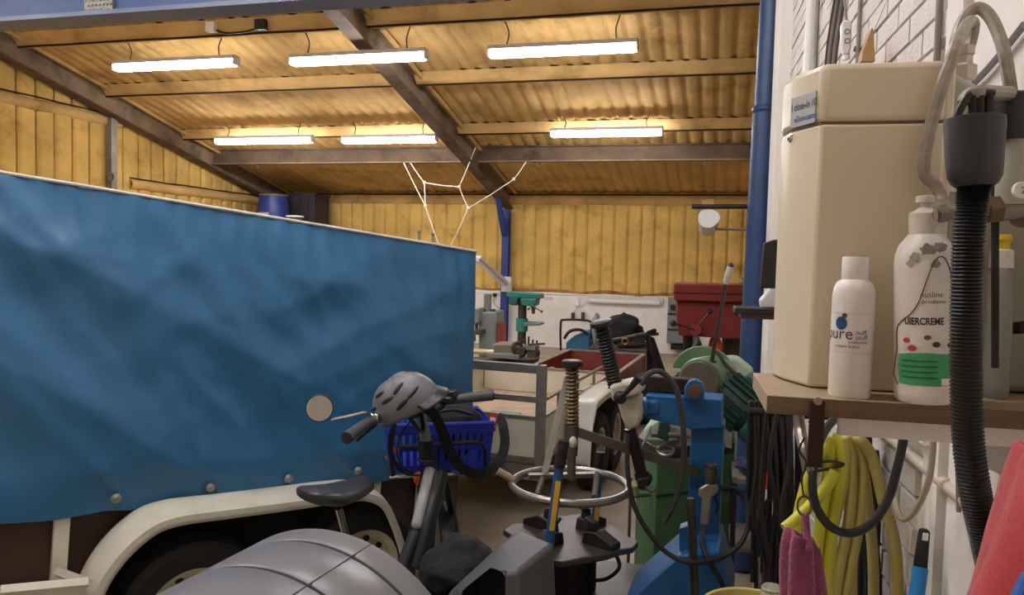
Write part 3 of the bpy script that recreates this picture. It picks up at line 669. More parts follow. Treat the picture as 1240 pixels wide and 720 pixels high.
def crate(c, w, dd, h, name, label, mt):
    t = thing(name, label, 'crate', c)
    x0, y0, z0 = c
    MB().lohi((x0-w/2, y0-dd/2, z0), (x0+w/2, y0+dd/2, z0+.02)).build('base', mt, t)
    for s in (-1, 1):
        MB().lohi((x0+s*w/2-.012, y0-dd/2, z0), (x0+s*w/2+.012, y0+dd/2, z0+h)).build('side', mt, t, bev=.004)
        MB().lohi((x0-w/2, y0+s*dd/2-.012, z0), (x0+w/2, y0+s*dd/2+.012, z0+h)).build('side', mt, t, bev=.004)
    r = MB()
    for s in (-1, 1):
        r.lohi((x0-w/2-.04, y0+s*dd/2-.03, z0+h-.04), (x0+w/2+.04, y0+s*dd/2+.03, z0+h)); r.lohi((x0+s*w/2-.03, y0-dd/2-.04, z0+h-.04), (x0+s*w/2+.03, y0+dd/2+.04, z0+h))
    r.build('rim', mt, t, bev=.006)
    for i in (-.3, 0, .3): MB().lohi((x0+i*w-.015, y0-dd/2-.03, z0), (x0+i*w+.015, y0-dd/2, z0+h-.03)).build('rib', mt, t)
c = at(371, 262, Y=14.25); zt_ = at(371, 235, Y=14.2).z
crate((c.x, 14.3, bz_), .62, .6, zt_-bz_, 'plastic_crate', 'dark ribbed plastic crate beside the blue barrel', M('crate_dark', '2f2b33', .5, var=.15))
c = at(357, 268, Y=13.25); t = thing('paint_tin', 'small tin with a white lid between the barrel and the dark crate', 'tin', V((c.x, 13.25, bz_)))
zt_ = at(357, 261, Y=13.25).z
MB().cyl((c.x, 13.25, bz_), (c.x, 13.25, zt_-.02), .12, n=20).build('can', M('tin_can', '6b5b52', .4), t); MB().cyl((c.x, 13.25, zt_-.03), (c.x, 13.25, zt_), .17, n=24).build('lid', whitepl, t)
# blue cart with tubular handle, bench with black coat and metal parts
d = 10.6; t = thing('tool_cart', 'blue rounded cart with a tubular hoop behind the red-brown trailer', 'cart', fl(at(698, 420, d=d)))
a = at(685, 428, d=d); e = at(716, 400, d=d); wv = e.x-a.x
prof = [(0, 0), (0, .15), (.1, .24), (.25, .31), (wv, .32), (wv, 0)]
MB().prism([V((a.x+x, a.y, e.z-.32+z)) for x, z in prof], V((0, .4, 0))).build('housing', M('cart_blue', '2c6a8c', .45, var=.12), t, bev=.02)
MB().lohi((a.x+.03, a.y+.03, 0.02), (e.x-.03, a.y+.37, e.z-.32)).build('cabinet', M('cart_dark', '2a4a5c', .5), t)
MB().tube([at(679, 424, d=d), at(679, 392, d=d), at(684, 387, d=d), at(712, 388, d=d), at(716, 394, d=d), at(716, 410, d=d)], .016, 8, 4).build('hoop', black_m, t)
MB().tube([at(683, 410, d=d-.1), at(690, 401, d=d-.1), at(702, 399, d=d-.1), at(712, 404, d=d-.1)], .022, 8).build('cable', black_r, t)
MB().box(at(702, 406, d=d)-V((0, .01, 0)), (.05, .02, .06)).build('switch', whitepl, t)
d = 10.2; wbk = thing('work_bench', 'dark steel bench with clutter behind the red-brown trailer', 'bench', fl(at(760, 420, d=d)))
a, e = at(712, 420, d=d), at(785, 420, d=d); zb_ = a.z
MB().lohi((a.x, a.y, zb_-.05), (e.x, a.y+.7, zb_)).build('top', iron, wbk, bev=.005)
for x in (a.x+.05, e.x-.05):
    for y in (a.y+.05, a.y+.65): MB().lohi((x-.03, y-.03, 0), (x+.03, y+.03, zb_-.05)).build('leg', iron, wbk)
coat = M('black_cloth', '191a1d', .85, var=.3, bump=.3, bscale=30)
def blob(c, r, amp, fq, sd_, nu=36, nv=20, flat=0, p=2.0):
    b = MB(); c = V(c)
    def fn(u, v):
        th, ph = 2*PI*u, PI*v; n = V((math.sin(ph)*math.cos(th), math.sin(ph)*math.sin(th), math.cos(ph)))
        k = 1+amp*(noise.noise(n*fq+V((sd_, 0, 0)))+.5*noise.noise(n*fq*2.3+V((0, sd_, 0))))
        z = n.z*r[2]*k
        if flat and z < -flat: z = -flat
        return c+V((n.x*r[0]*k, n.y*r[1]*k, z))
    return b.grid(fn, nu, nv, True)
blob(at(751, 401, d=d+.52)+V((0, 0, -.005)), (.3, .17, .24), .3, 2.0, 3, flat=.16).build('work_coat', coat, label='black coat heaped on the back bench', cat='coat', smooth=80)
MB().grid(lambda u, v: at(782+10*u+12*v*u+3*v, 404+5*u+44*v, d=10.15+.02*math.sin(9*u)+.02*nz(u*4, v*3)), 14, 14).build('dust_sheet', coat, label='black sheet hanging off the right end of the back bench', cat='sheet', smooth=80, solid=.01)
t = thing('bench_vise', 'dark metal vice with long bars on the back bench', 'vice', at(765, 418, d=d))
for (x0, y0, x1, y1, r) in ((742, 412, 792, 403, .03), (748, 418, 786, 416, .035), (770, 406, 797, 404, .022), (785, 403, 793, 400, .03)):
    MB().cyl(at(x0, y0, d=d-.05), at(x1, y1, d=d+.05), r, n=10).build('bar', (iron, black_m)[x0 % 2], t)
MB().prism([at(755, 408, d=d), at(778, 403, d=d), at(784, 410, d=d), at(776, 418, d=d), at(754, 419, d=d)], V((0, .2, 0))).build('jaw', iron, t, bev=.02)
MB().torus(at(757, 413, d=d-.12), (0, 1, 0), .04, .015, 16, 6).build('nut', M('brass', '8d6c35', .4, .8), t)
_g = at(722, 408, d=10.35)
blob(V((_g.x, _g.y, zb_+.235)), (.06, .05, .2), .25, 3, 8).build('spray_gun', mgrey, label='grey tool standing at the left end of the back bench', cat='tool', smooth=60)
# electrical cabinet
t = thing('switch_cabinet', 'grey electrical cabinet with knobs on the white back wall', 'cabinet', at(822, 418, Y=YB-.1))
a, e = at(807, 415, Y=YB-.25), at(842, 361, Y=YB-.25)
MB().lohi((a.x, YB-.25, a.z), (e.x, YB-.06, e.z)).build('case', mgrey, t, bev=.012)
for x, y in ((815, 372), (815, 391)):
    MB().cyl(at(x, y, Y=YB-.25), at(x, y, Y=YB-.33), .06, .045, n=14).build('knob', black_p, t)
    MB().box(at(x, y+8, Y=YB-.255), (.2, .015, .035)).build('slot', black_p, t)
MB().lohi(at(812, 423, Y=YB-.4), at(836, 417, Y=YB-.1)).build('tray', black_m, t)
# red pillar drill
redm = M('machine_red', '862f28', .45, var=.12, scale=5, dirt='5d2420', damt=.4)
d = 5.6; t = thing('red_drill_press', 'big red pillar drill with a wide belt cover beside the round column', 'drill', fl(at(880, 420, d=d)))
cov = [(816, 343), (912, 346), (912, 367), (817, 364), (815, 354)]
MB().prism([at(*q, d=d-.05) for q in cov], V((0, .5, 0))-0*E1).build('belt_cover', redm, t, bev=.012)
MB().prism([at(816, 353.6, d=d-.056), at(912, 355.6, d=d-.056), at(912, 356.8, d=d-.056), at(816, 354.6, d=d-.056)], V((0, .01, 0))).build('cover_seam', M('seam', '4a1a17', .6), t)
hd = [(818, 364), (912, 366), (912, 412), (822, 406), (819, 385)]
MB().prism([at(*q, d=d) for q in hd], V((0, .42, 0))).build('head', redm, t, bev=.012)
a = at(842, 398, d=d-.02); MB().cyl(a+V((0, .02, 0)), a-V((0, .05, 0)), .045, n=20).build('feed_hub', redm, t)
for e in ((815, 391), (860, 377), (846, 416)):
    h = at(*e, d=d-.1); r_ = MB().cyl(a-V((0, .04, 0)), h, .008, n=8).build('feed_arm', iron, t); MB().ell(h, (.02,)*3, None, 12, 8).build('ball', black_p, r_)
MB().box(at(899, 377, d=d-.01), (.12, .02, .05)).build('name_plate', black_p, t)
ccp = at(887, 404, d=d+.2); MB().cyl(fl(ccp, .05), ccp, .075, n=20).build('column', M('col_brown', '4a3c36', .5, .3), t)
MB().box(fl(ccp, .03), (.45, .5, .06)).build('foot', iron, t, bev=.01)
a = at(833, 412, d=d+.1); MB().cyl(a+V((0, 0, .05)), a-V((0, 0, .1)), .04, .03, n=14).build('chuck', black_m, t)
MB().tube([at(843, 402, d=d+.02), at(846, 410, d=d), at(850, 420, d=d)], .007, 6).build('pipe', galv, t)
t = thing('glass_jar', 'small clear jar on top of the red drill cover', 'jar', at(902, 343, d=d+.1))
gl = M('clear_glass', 'e8eee8', .08, trans=.9, var=0)
a = at(902, 344, d=d+.1); MB().lathe([(.02, 0), (.035, .01), (.035, .035), (.02, .05), (.012, .06)], a, n=16).build('glass', gl, t); MB().cyl(a+V((0, 0, .058)), a+V((0, 0, .075)), .014, n=12).build('stopper', galv, t)
blob(at(866, 421, d=5.72), (.05, .04, .075), .3, 3, 4).build('orange_cloth', M('orange', 'e0571f', .7), label='orange cloth hanging behind the red pillar drill', cat='cloth', smooth=80)
# ================================================================ wheel balancer in the foreground
hoodm = M('hood_grey', '7c7b7f', .3, var=.06, scale=12, bump=.06, bscale=300)
hoodd = M('hood_dark', '2b2b2e', .5, var=.1)
consm = M('console_grey', '4d4e52', .45, var=.08, scale=15, bump=.08, bscale=300)
SC = .874; DR = 2.38*SC; RH = .5*SC
top = at(404, 640, d=DR); hc = top-V((0, 0, RH)); ang = math.radians(5.6)
hx = V((math.sin(ang), math.cos(ang), 0)); hs = V((hx.y, -hx.x, 0))          # axis away, side to the right
bal = thing('wheel_balancer', 'grey tyre balancer with a ribbed rounded wheel hood', 'balancer', fl(hc-hx*.35))
def hp(a, r, y): return hc+hs*(r*math.sin(a))+V((0, 0, r*math.cos(a)))-hx*y
prof = [(0, RH-.03), (.003, RH-.012), (.012, RH)]
for g in (.1, .284, .49): prof += [(g-.012, RH), (g-.006, RH-.004), (g-.005, RH-.013), (g+.005, RH-.013), (g+.006, RH-.004), (g+.012, RH)]
prof += [(.63, RH-.01), (.7, RH-.03), (.75, RH-.08)]
na = 72; A0_, A1_ = -1.75, 1.75
def hf(u, v): y, r = prof[round(v*(len(prof)-1))]; return hp(A0_+(A1_-A0_)*u, r, y)
hood = MB().grid(hf, na, len(prof)-1).build('hood', hoodm, bal, label='ribbed grey plastic wheel hood', smooth=40)
for g in (.1, .284, .49):
    MB().tube([hp(A0_+(A1_-A0_)*i/60, RH-.011, g) for i in range(61)], .0045, 6, 0).build('groove', hoodd, hood)
pS = onp(458, 650, V((0, 0, hc.z+RH-.012)), V((0, 0, 1))); aS = math.asin(max(-1, min(1, (pS-hc).dot(hs)/RH)))
MB().tube([hp(aS, RH-.0005, y) for y in (.01, .2, .4, .62)], .0022, 5, 0).build('panel_seam', hoodd, hood)
MB().prism([hp(A0_+(A1_-A0_)*i/40, RH-.02, .01) for i in range(41)], -hx*.01).build('hood_back', hoodd, bal)
def bb3(x0, x1, y0, y1, z0, z1):
    return MB().add([fl(hc)+hs*x-hx*y+V((0, 0, z)) for x in (x0, x1) for y in (y0, y1) for z in (z0, z1)], [(0, 1, 3, 2), (4, 6, 7, 5), (0, 4, 5, 1), (2, 3, 7, 6), (0, 2, 6, 4), (1, 5, 7, 3)])
bb3(-.3, .3, .05, .5, 0, .6).build('cabinet', consm, bal, bev=.03)
bb3(.0, .06, .25, .3, .45, hc.z+.42).build('hood_arm', black_m, bal)
# console on its right
def K(x, y, d): return at(x, y, d=d*SC)
A_, B_, C_, D_ = K(608, 657, 2.24), K(628, 640, 2.36), K(671, 657, 2.24), K(628, 691, 2.02)
A2, D2, C2 = K(556, 706, 2.16), K(632, 790, 2.02), K(678, 790, 2.24)
E_ = K(612, 692, 2.05); E2_ = K(612, 790, 2.05); F_ = K(594, 687, 2.12); G_ = K(560, 714, 2.12); G2 = K(545, 790, 2.12); A3 = K(540, 720, 2.2)
B2 = V((B_.x, B_.y, K(600, 790, 2.3).z)); A32 = V((A3.x, A3.y, B2.z))
vs = [A_, B_, C_, D_, A2, D2, C2, E_, E2_, F_, G_, G2, A3, B2, A32]
fs_ = [(0, 1, 2, 3), (3, 2, 6, 5), (0, 3, 7, 9), (3, 5, 8, 7), (0, 9, 10, 4), (4, 10, 11, 12), (12, 11, 14), (1, 13, 6, 2), (0, 4, 12, 1), (1, 12, 14, 13)]
MB().add(vs, fs_).build('console', consm, bal, label='dark grey angular plastic console', bev=.012)
pk = -V((hx.x, hx.y, 0))*-.12
MB().add([F_, E_, E2_, G2, G_, F_+pk, E_+pk, E2_+pk, G2+pk, G_+pk], [(0, 1, 6, 5), (1, 2, 7, 6), (3, 4, 9, 8), (4, 0, 5, 9), (5, 6, 7, 8, 9)]).build('pocket', M('pocket_black', '141415', .7), bal)
MB().lohi(fl((A_+C_)/2)-V((.14, .16, 0)), fl((A_+C_)/2, .8)+V((.08, .1, -.05))).build('console_column', consm, bal)
# dark jacket lying between hood and console
jk = M('dark_jacket', '0f1317', .85, var=.3, scale=8, bump=.4, bscale=40)
jc = at(560, 693, d=2.3)
mb = blob(jc, (.11, .095, .095), .14, 1.5, 11, 64, 44)
for i, p in enumerate(mb.v):
    rdg = 1-2*abs(noise.noise(V((p.x*9+p.z*7, p.y*5, p.z*4-p.x*5)))); rd2 = 1-2*abs(noise.noise(V((p.x*16-p.z*12, p.y*8, p.z*9+3))))
    mb.v[i] = p+(p-jc).normalized()*(.018*rdg+.008*rd2)
jcz = mb.build('jacket', jk, label='dark jacket bundled on the stool between hood and console', cat='jacket', smooth=80)
stz = min(p.z for p in mb.v)
st_ = thing('stool', 'low dark stool behind the balancer hood carrying the jacket', 'stool', fl(jc))
MB().cyl(fl(jc, stz-.02), fl(jc, stz-.0005), .12, n=24).build('seat', black_p, st_)
for i in range(4): a = PI/4+i*PI/2; MB().cyl(fl(jc, stz-.02)+V((.08*math.cos(a), .08*math.sin(a), 0)), fl(jc)+V((.13*math.cos(a), .13*math.sin(a), 0)), .012, n=8).build('leg', black_m, st_)
# ================================================================ bicycle
silv = M('frame_silver', 'c3c6c9', .3, .2, var=.03); fgrey = M('frame_grey', '43474d', .35, .2, var=.06)
sadm = M('bike_saddle', '3c3d41', .4, var=.12, scale=20, bump=.1, bscale=200)
sdl = at(410, 598, d=2.72); hdp = at(518, 545, d=3.15)
hd = fl(hdp)-fl(sdl); hd.normalize(); hl = V((-hd.y, hd.x, 0))          # heading, left
bike = thing('bicycle', 'silver and grey city bicycle parked behind the balancer', 'bicycle', fl((sdl+hdp)/2))
# frame
top_h, bot_h = at(516, 536, d=3.14), at(524, 572, d=3.2)
bbk = fl(sdl)+hd*.2; bbk.z = .32
MB().cyl(bot_h, top_h, .024, n=16).build('head_tube', fgrey, bike)
dt0, dt1 = at(523, 566, d=3.16), at(494, 690, d=2.98)
def rr_tube(p0, p1, w, h): return MB().beam(p0, p1, w, h, hd)
rr_tube(dt0, dt0.lerp(dt1, .62), .046, .06).build('down_tube', silv, bike, bev=.018)
rr_tube(dt0.lerp(dt1, .62), bbk, .046, .06).build('lower_tube', fgrey, bike, bev=.018)
off = rt*.042
rr_tube(dt0+off-V((0, 0, .01)), dt1+off*.9, .04, .06).build('battery', M('battery', '33373c', .4), bike, bev=.015)
MB().cyl(bbk-hl*.06, bbk+hl*.06, .045, n=18).build('motor', fgrey, bike)
sp_ = sdl-V((0, 0, .05))
MB().cyl(bbk, sp_.lerp(bbk, .5), .02, n=12).build('seat_tube', fgrey, bike); MB().cyl(sp_.lerp(bbk, .5), sp_, .014, n=12).build('seat_post', chrome, bike)
rw = fl(sdl)-hd*.27; rw.z = .345
fwv = fl(at(537, 640, d=3.34)); fw_c = V((fwv.x, fwv.y, .345)); hdw = (fl(fwv)-fl(CP)).normalized()*.995+V((-.1, -.02, 0)); hdw = fl(hdw).normalized(); hlw = V((-hdw.y, hdw.x, 0))
def bwheel(c, name, hd=hd, hl=hl):
    t_ = MB().torus(c, hl, .325, .024, 48, 10).build(name, tyre, bike)
    MB().torus(c, hl, .295, .013, 48, 8).build('rim', galv, t_)
    s = MB()
    for i in range(18):
        a = 2*PI*i/18; s.cyl(c+hl*(.02*(-1)**i), c+(hd*math.cos(a)+V((0, 0, 1))*math.sin(a))*.29, .0015, n=4)
    s.build('spokes', galv, t_); MB().cyl(c-hl*.05, c+hl*.05, .02, n=12).build('hub', galv, t_)
bwheel(rw, 'rear_wheel'); bwheel(fw_c, 'front_wheel', hdw, hlw)
for s in (-1, 1):
    MB().tube([bot_h+hlw*.035*s, bot_h.lerp(fw_c, .15)+hlw*.055*s, fw_c+hlw*.06*s+V((0, 0, .2)), fw_c+hlw*.055*s], .017, 10).build('fork_leg', black_p, bike)
    MB().cyl(bbk+hl*.05*s, rw+hl*.06*s, .01, n=8).build('chain_stay', fgrey, bike); MB().cyl(sp_.lerp(bbk, .4), rw+hl*.06*s, .008, n=8).build('seat_stay', fgrey, bike)
def mg(c, a0, a1, nm, hd=hd, hl=hl):
    MB().grid(lambda u, v: c+(hd*math.cos(a0+(a1-a0)*u)+V((0, 0, 1))*math.sin(a0+(a1-a0)*u))*(.365-.012*(2*v-1)**2)+hl*(.032*(2*v-1)), 24, 6).build(nm, black_p, bike, solid=.003)
mg(fw_c, .6, 3.0, 'front_mudguard', hdw, hlw); mg(rw, .3, 2.1, 'rear_mudguard')
# saddle
r_, n_ = at(378, 602, d=2.66), at(449, 584, d=2.98); sv = n_-r_; sx_ = V((sv.y, -sv.x, 0)).normalized()
def sadf(u, v):
    t = v; w = .1*(1-t)**.7*(.55+.45*min(1, t*8+.35))+.024
    a = 2*PI*u; c = r_+sv*t; dip = -.012*math.sin(PI*t)
    z = .04*math.sin(a) if math.sin(a) > 0 else .035*math.sin(a)*(1-.4*t)
    k = min(1, t*7)**.5*min(1, (1-t)*9)**.5
    return c+sx_*(w*math.cos(a)*k)+V((0, 0, (z*k+dip+(.01*math.cos(2*a)*(1-t) if math.sin(a) > 0 else 0))))
sd_ = MB().grid(sadf, 28, 24, True).build('saddle', sadm, bike, smooth=70)
MB().cyl(r_+sv*.35-V((0, 0, .03)), r_+sv*.8-V((0, 0, .03)), .006, n=6).build('saddle_rail', chrome, sd_)
# stem, bar, grips
clamp = at(508, 492, d=3.1)
MB().tube([at(517, 540, d=3.14), at(515, 527, d=3.13), at(508, 498, d=3.1)], .022, 12, 4).build('stem', M('stem_grey', '8e9094', .35, .4), bike)
MB().tube([at(516, 552, d=3.15), at(515.5, 532, d=3.14)], .03, 14, 0).torus(at(517, 556, d=3.15), (0, 0, 1), .034, .006, 18, 6).build('headset', black_p, bike)
MB().tube([at(452, 508, d=2.93), at(466, 503, d=2.98), at(486, 505, d=3.04), at(508, 492, d=3.1), at(530, 494, d=3.13), at(541, 486, d=3.15), at(556, 484, d=3.16)], .012, 10).build('handlebar', black_p, bike)
grm = M('grip', '505155', .4, var=.1)
for pts in (((453, 507, 2.93), (437, 517, 2.85), (420, 530, 2.76)), ((547, 484, 3.15), (570, 481, 3.17), (596, 478, 3.19))):
    p = [at(x, y, d=d) for x, y, d in pts]
    g = MB().tube(p, .019, 12, 4, rs=lambda t: .018+.006*t).build('grip', grm, bike); MB().cyl(p[2], p[2]+(p[2]-p[1]).normalized()*.006, .021, n=14).build('end_plug', black_p, g)
    MB().tube([p[0]+V((0, 0, .0)), p[0]*.6+p[1]*.4+hd*.05-V((0, 0, .01)), p[1]*.5+p[2]*.5+hd*.06-V((0, 0, .015)), p[2]+hd*.055-V((0, 0, .02))], .006, 6).build('brake_lever', black_p, bike)
MB().box(at(546, 479, d=3.14), (.05, .05, .05)).box(at(534, 475, d=3.12), (.02, .02, .03)).box(at(540, 484, d=3.12), (.06, .03, .03)).build('shifter', black_p, bike, bev=.008)
MB().box(at(455, 506, d=2.92), (.035, .035, .04)).build('mirror_clamp', chrome, bike, bev=.006)
ma = MB().tube([at(455, 505, d=2.92), at(447, 502, d=2.9), at(441, 499, d=2.88), at(425, 503, d=2.86), at(401, 508, d=2.84)], .0055, 8).build('mirror_arm', chrome, bike)
mc = at(387, 494, d=2.83); mn = (CP-mc).normalized()*1.0; mn = (mn+V((-.12, .0, -.1))).normalized()
md = MB().lathe([(.004, -.02), (.03, -.018), (.05, -.006), (.051, .001), (.048, .003)], mc, mn, 28, cap=True).build('mirror_shell', black_p, bike)
MB().cyl(mc+mn*.0032, mc+mn*.0042, .047, n=32).build('mirror_glass', M('mirror', 'd9d6d0', .03, 1, var=0), md)
# cables
for pts in (((505, 500, 3.06), (490, 520, 3.0), (480, 545, 3.05), (492, 572, 3.1), (515, 575, 3.15)), ((530, 494, 3.16), (532, 520, 3.17), (531, 560, 3.19), (529, 590, 3.2))):
    MB().tube([at(x, y, d=d) for x, y, d in pts], .004, 6).build('brake_cable', black_p, bike)
# front carrier
rb_ = MB()
nl, nr = at(478, 574, d=3.22), at(590, 572, d=3.32); bxv = (fl(nr)-fl(nl)).normalized(); byv = V((-bxv.y, bxv.x, 0)); zc = nl.z-.005
def cpt(x, y, z): return fl(nl)+bxv*x+byv*y+V((0, 0, z))
WB = (fl(nr)-fl(nl)).length; DB = .29
car = MB().tube([cpt(-.02, -.02, zc), cpt(WB+.02, -.02, zc), cpt(WB+.02, DB, zc), cpt(-.02, DB, zc)], .008, 8, 0, True)
for i in range(1, 5): car.cyl(cpt(WB*i/5, -.02, zc), cpt(WB*i/5, DB, zc), .005, n=6)
car.build('carrier', chrome, bike)
MB().tube([at(484, 541, d=3.14), at(505, 540, d=3.14), at(540, 537, d=3.16), at(574, 535, d=3.2), at(586, 541, d=3.24), at(588, 560, d=3.27), at(588, 574, d=3.28)], .009, 8).build('carrier_hoop', black_p, bike)
MB().tube([at(477, 520, d=3.12), at(473, 545, d=3.14), at(476, 575, d=3.18)], .009, 8).build('carrier_hoop', black_p, bike)
MB().cyl(cpt(.1, .1, zc), bot_h-V((0, 0, .02)), .01, n=8).cyl(cpt(WB-.1, .1, zc), bot_h-V((0, 0, .02)), .01, n=8).build('carrier_stay', black_p, bike)
MB().ell(at(507, 579, d=3.2), (.022, .02, .03), None, 12, 8).build('reflector', M('amber', 'c2551b', .3), bike)
# basket
bkm = M('basket_blue', '2b40b8', .4, var=.08)
zb0 = zc+.012; zb1 = at(480, 515, d=3.2).z; zb2 = zb1+.0
bk = thing('bicycle_basket', 'slotted blue plastic basket on the bicycle carrier', 'basket', cpt(WB/2, DB/2, zb0))
def bpt(x, y, h):                                       # tapered: wider at the rim
    t = h; e = .018*t; return cpt(x*(WB+2*e)/WB-e, y*(DB+2*e)/DB-e, zb0+(zb1-zb0)*h)
m = MB()
def wallq(p, q, h0, h1, t=.006):
    a, b2, c, d = bpt(*p, h0), bpt(*q, h0), bpt(*q, h1), bpt(*p, h1); nrm = (b2-a).cross(d-a).normalized()*t
    m.add([a, b2, c, d, a+nrm, b2+nrm, c+nrm, d+nrm], [(0, 1, 2, 3), (7, 6, 5, 4), (0, 4, 5, 1), (1, 5, 6, 2), (2, 6, 7, 3), (3, 7, 4, 0)])
cor = [(0, 0), (WB, 0), (WB, DB), (0, DB)]
for i in range(4):
    p, q = cor[i], cor[(i+1) % 4]; L_ = math.dist(p, q); n = int(L_/.028)
    wallq(p, q, 0, .14); wallq(p, q, .46, .52); wallq(p, q, .80, 1)
    for k in range(n+1):
        t0, t1 = (k-.28)/n, (k+.28)/n; t0, t1 = max(0, t0), min(1, t1)
        wallq((p[0]+(q[0]-p[0])*t0, p[1]+(q[1]-p[1])*t0), (p[0]+(q[0]-p[0])*t1, p[1]+(q[1]-p[1])*t1), .12, .84)
bod = m.build('body', bkm, bk, smooth=0)
MB().add([bpt(*c, 0.02) for c in cor]+[bpt(*c, .05) for c in cor], [(0, 1, 2, 3), (4, 5, 6, 7), (0, 1, 5, 4), (1, 2, 6, 5), (2, 3, 7, 6), (3, 0, 4, 7)]).build('base', bkm, bk)
MB().tube([bpt(*c, 1.0) for c in cor], .010, 8, 0, True).build('rim', bkm, bk)
# bag in the basket, strap, tag
bg = thing('shoulder_bag', 'black shoulder bag lying in the blue basket', 'bag', bpt(WB*.55, DB/2, .07))
blob(bpt(WB*.63, DB*.5, .72), (.15, .115, .125), .12, 2.2, 21, 40, 22).build('pouch', coat, bg, smooth=80)
MB().tube([bpt(WB*.42, DB*.2, 1.18), bpt(WB*.6, DB*.1, 1.28), bpt(WB*.8, DB*.15, 1.15)], .008, 8).build('zip', black_p, bg)
def ribbon(pts, w, t, nrm):
    P_ = cr(pts, 7); m = MB(); k = len(P_); v = []
    for i, p in enumerate(P_):
        d_ = (P_[min(i+1, k-1)]-P_[max(i-1, 0)]).normalized(); s = d_.cross(V(nrm)).normalized(); n2 = s.cross(d_)
        v += [p-s*w/2-n2*t/2, p+s*w/2-n2*t/2, p+s*w/2+n2*t/2, p-s*w/2+n2*t/2]
    f = [(4*i+j, 4*i+(j+1) % 4, 4*i+4+(j+1) % 4, 4*i+4+j) for i in range(k-1) for j in range(4)]+[(3, 2, 1, 0), (4*k-4, 4*k-3, 4*k-2, 4*k-1)]
    return m.add(v, f)
tc = -fw
ribbon([at(512, 492, d=3.05), at(524, 500, d=3.08), at(535, 520, d=3.12), at(546, 548, d=3.16), at(562, 568, d=3.2), at(584, 573, d=3.24), at(602, 562, d=3.28), at(611, 540, d=3.33), at(609, 515, d=3.38), at(602, 503, d=3.42)], .042, .004, tc).build('strap', coat, bg)
ribbon([at(478, 512, d=3.1), at(473, 530, d=3.1), at(474, 552, d=3.12), at(486, 568, d=3.14), at(500, 574, d=3.16)], .02, .004, tc).build('strap', coat, bg)
MB().box(at(480, 545, d=3.1), (.022, .01, .02)).build('buckle', M('red_clip', 'c23324', .4), bg)
tg = thing('name_tag', 'small white tag with a red border on the blue basket rim', 'tag', at(597, 510, d=3.31))
a, b_, c, d_ = at(592, 500, d=3.315), at(603, 502, d=3.325), at(600, 522, d=3.315), at(591, 520, d=3.305)
MB().prism([a, b_, c, d_], -fw*.004).build('border', M('tag_red', 'b8322a', .5), tg)
cc_ = (a+b_+c+d_)/4; MB().prism([cc_+(p-cc_)*.62-fw*.0045 for p in (a, b_, c, d_)], -fw*.001).build('card', whitepl, tg)
# helmet
hm = thing('bike_helmet', 'grey cycling helmet hung on the bicycle handlebar', 'helmet', at(493, 490, d=3.02))
hcn = at(494, 487, d=2.97); hup = (up*.86-rt*.42-fw*.28).normalized(); hfw = (rt*.95+up*.18-fw*.3); hfw = (hfw-hup*hfw.dot(hup)).normalized(); hsd = hup.cross(hfw)
HM = Matrix((hfw, hsd, hup)).transposed()
shell = M('helmet_grey', '75767b', .4, var=.04)
def hel(u, v):
    a = 2*PI*u; ph = v*1.72; cl_ = math.cos(ph); k = math.sin(ph)
    lx = (.128 if math.cos(a) > 0 else .142)*k*math.cos(a); ly = .098*k*math.sin(a)
    lz = .115*cl_*(1+.05*math.cos(a))+.006*math.cos(6*a)*k*(1-v)
    if v > .9: lz -= .03*max(0, -math.cos(a))*(v-.9)/.1
    return hcn+HM@V((lx, ly, lz))
MB().grid(hel, 48, 22, True).build('shell', shell, hm, smooth=60, solid=.012)
def hin(u, v):
    p = hel(u, v); return hcn+(p-hcn)*.88
MB().grid(hin, 32, 14, True).build('liner', black_p, hm, smooth=60)
for (a, v, l, w) in ((-1.2, .42, .03, .010), (-1.75, .55, .032, .010), (-.8, .62, .032, .009), (-2.2, .42, .028, .010), (-1.3, .72, .034, .009), (.6, .3, .03, .01), (-2.5, .7, .028, .009)):
    p = hel((a % (2*PI))/(2*PI), v); q = hel(((a+.18) % (2*PI))/(2*PI), v-.03); t = (q-p).normalized(); n = (p-hcn).normalized(); s = n.cross(t)
    MB().ell(p+n*.004, (l, w, .006), Matrix((t, s, t.cross(s))).transposed(), 16, 8).build('vent', black_p, hm)
MB().grid(lambda u, v: hcn+HM@V(((.125+.045*v)*math.cos(1.9*(u-.5)), .1*math.sin(1.9*(u-.5))*(1+.15*v), .012-.03*v)), 18, 5).build('visor', black_p, hm, solid=.004)
ribbon([hcn+HM@V((.03, -.09, -.01)), hcn+HM@V((.02, -.06, -.09)), hcn+HM@V((.0, 0, -.13)), hcn+HM@V((0, .07, -.05))], .016, .003, tc).build('chin_strap', black_p, hm)
MB().lathe([(.018, -.02), (.03, -.01), (.03, .02), (.02, .03)], at(503, 496, d=2.96), -fw, 16).build('fit_dial', black_p, hm)
# ================================================================ tyre changer
cblue = M('changer_blue', '1f649e', .42, var=.12, scale=8, dirt='174a76', damt=.5, dscale=6)
castc = M('cast_cream', 'c6c1ae', .55, var=.15, scale=14, dirt='6d6454', damt=.6, dscale=9)
steel = M('worn_steel', '8b8781', .35, .8, var=.25, scale=12)
oily = M('oily_steel', '45403c', .4, .6, var=.35, scale=9, dirt='211e1b', damt=.6, dscale=7)
d0 = 2.7
tcg = thing('tyre_changer', 'blue tyre changer with a steel turntable, ring and swing arm', 'tyre changer', fl(at(740, 700, d=d0)))
e1 = V((math.sin(.05), math.cos(.05), 0))
def pz(pts, d, th, name, m, bev=.004, parent=None, label=None):
    return MB().prism([at(x, y, d=d) for x, y in pts], e1*th).build(name, m, parent or tcg, bev=bev, label=label)
post = pz([(837, 512), (877, 514), (868, 690), (830, 690)], d0, .12, 'post', cblue, label='blue square upright')
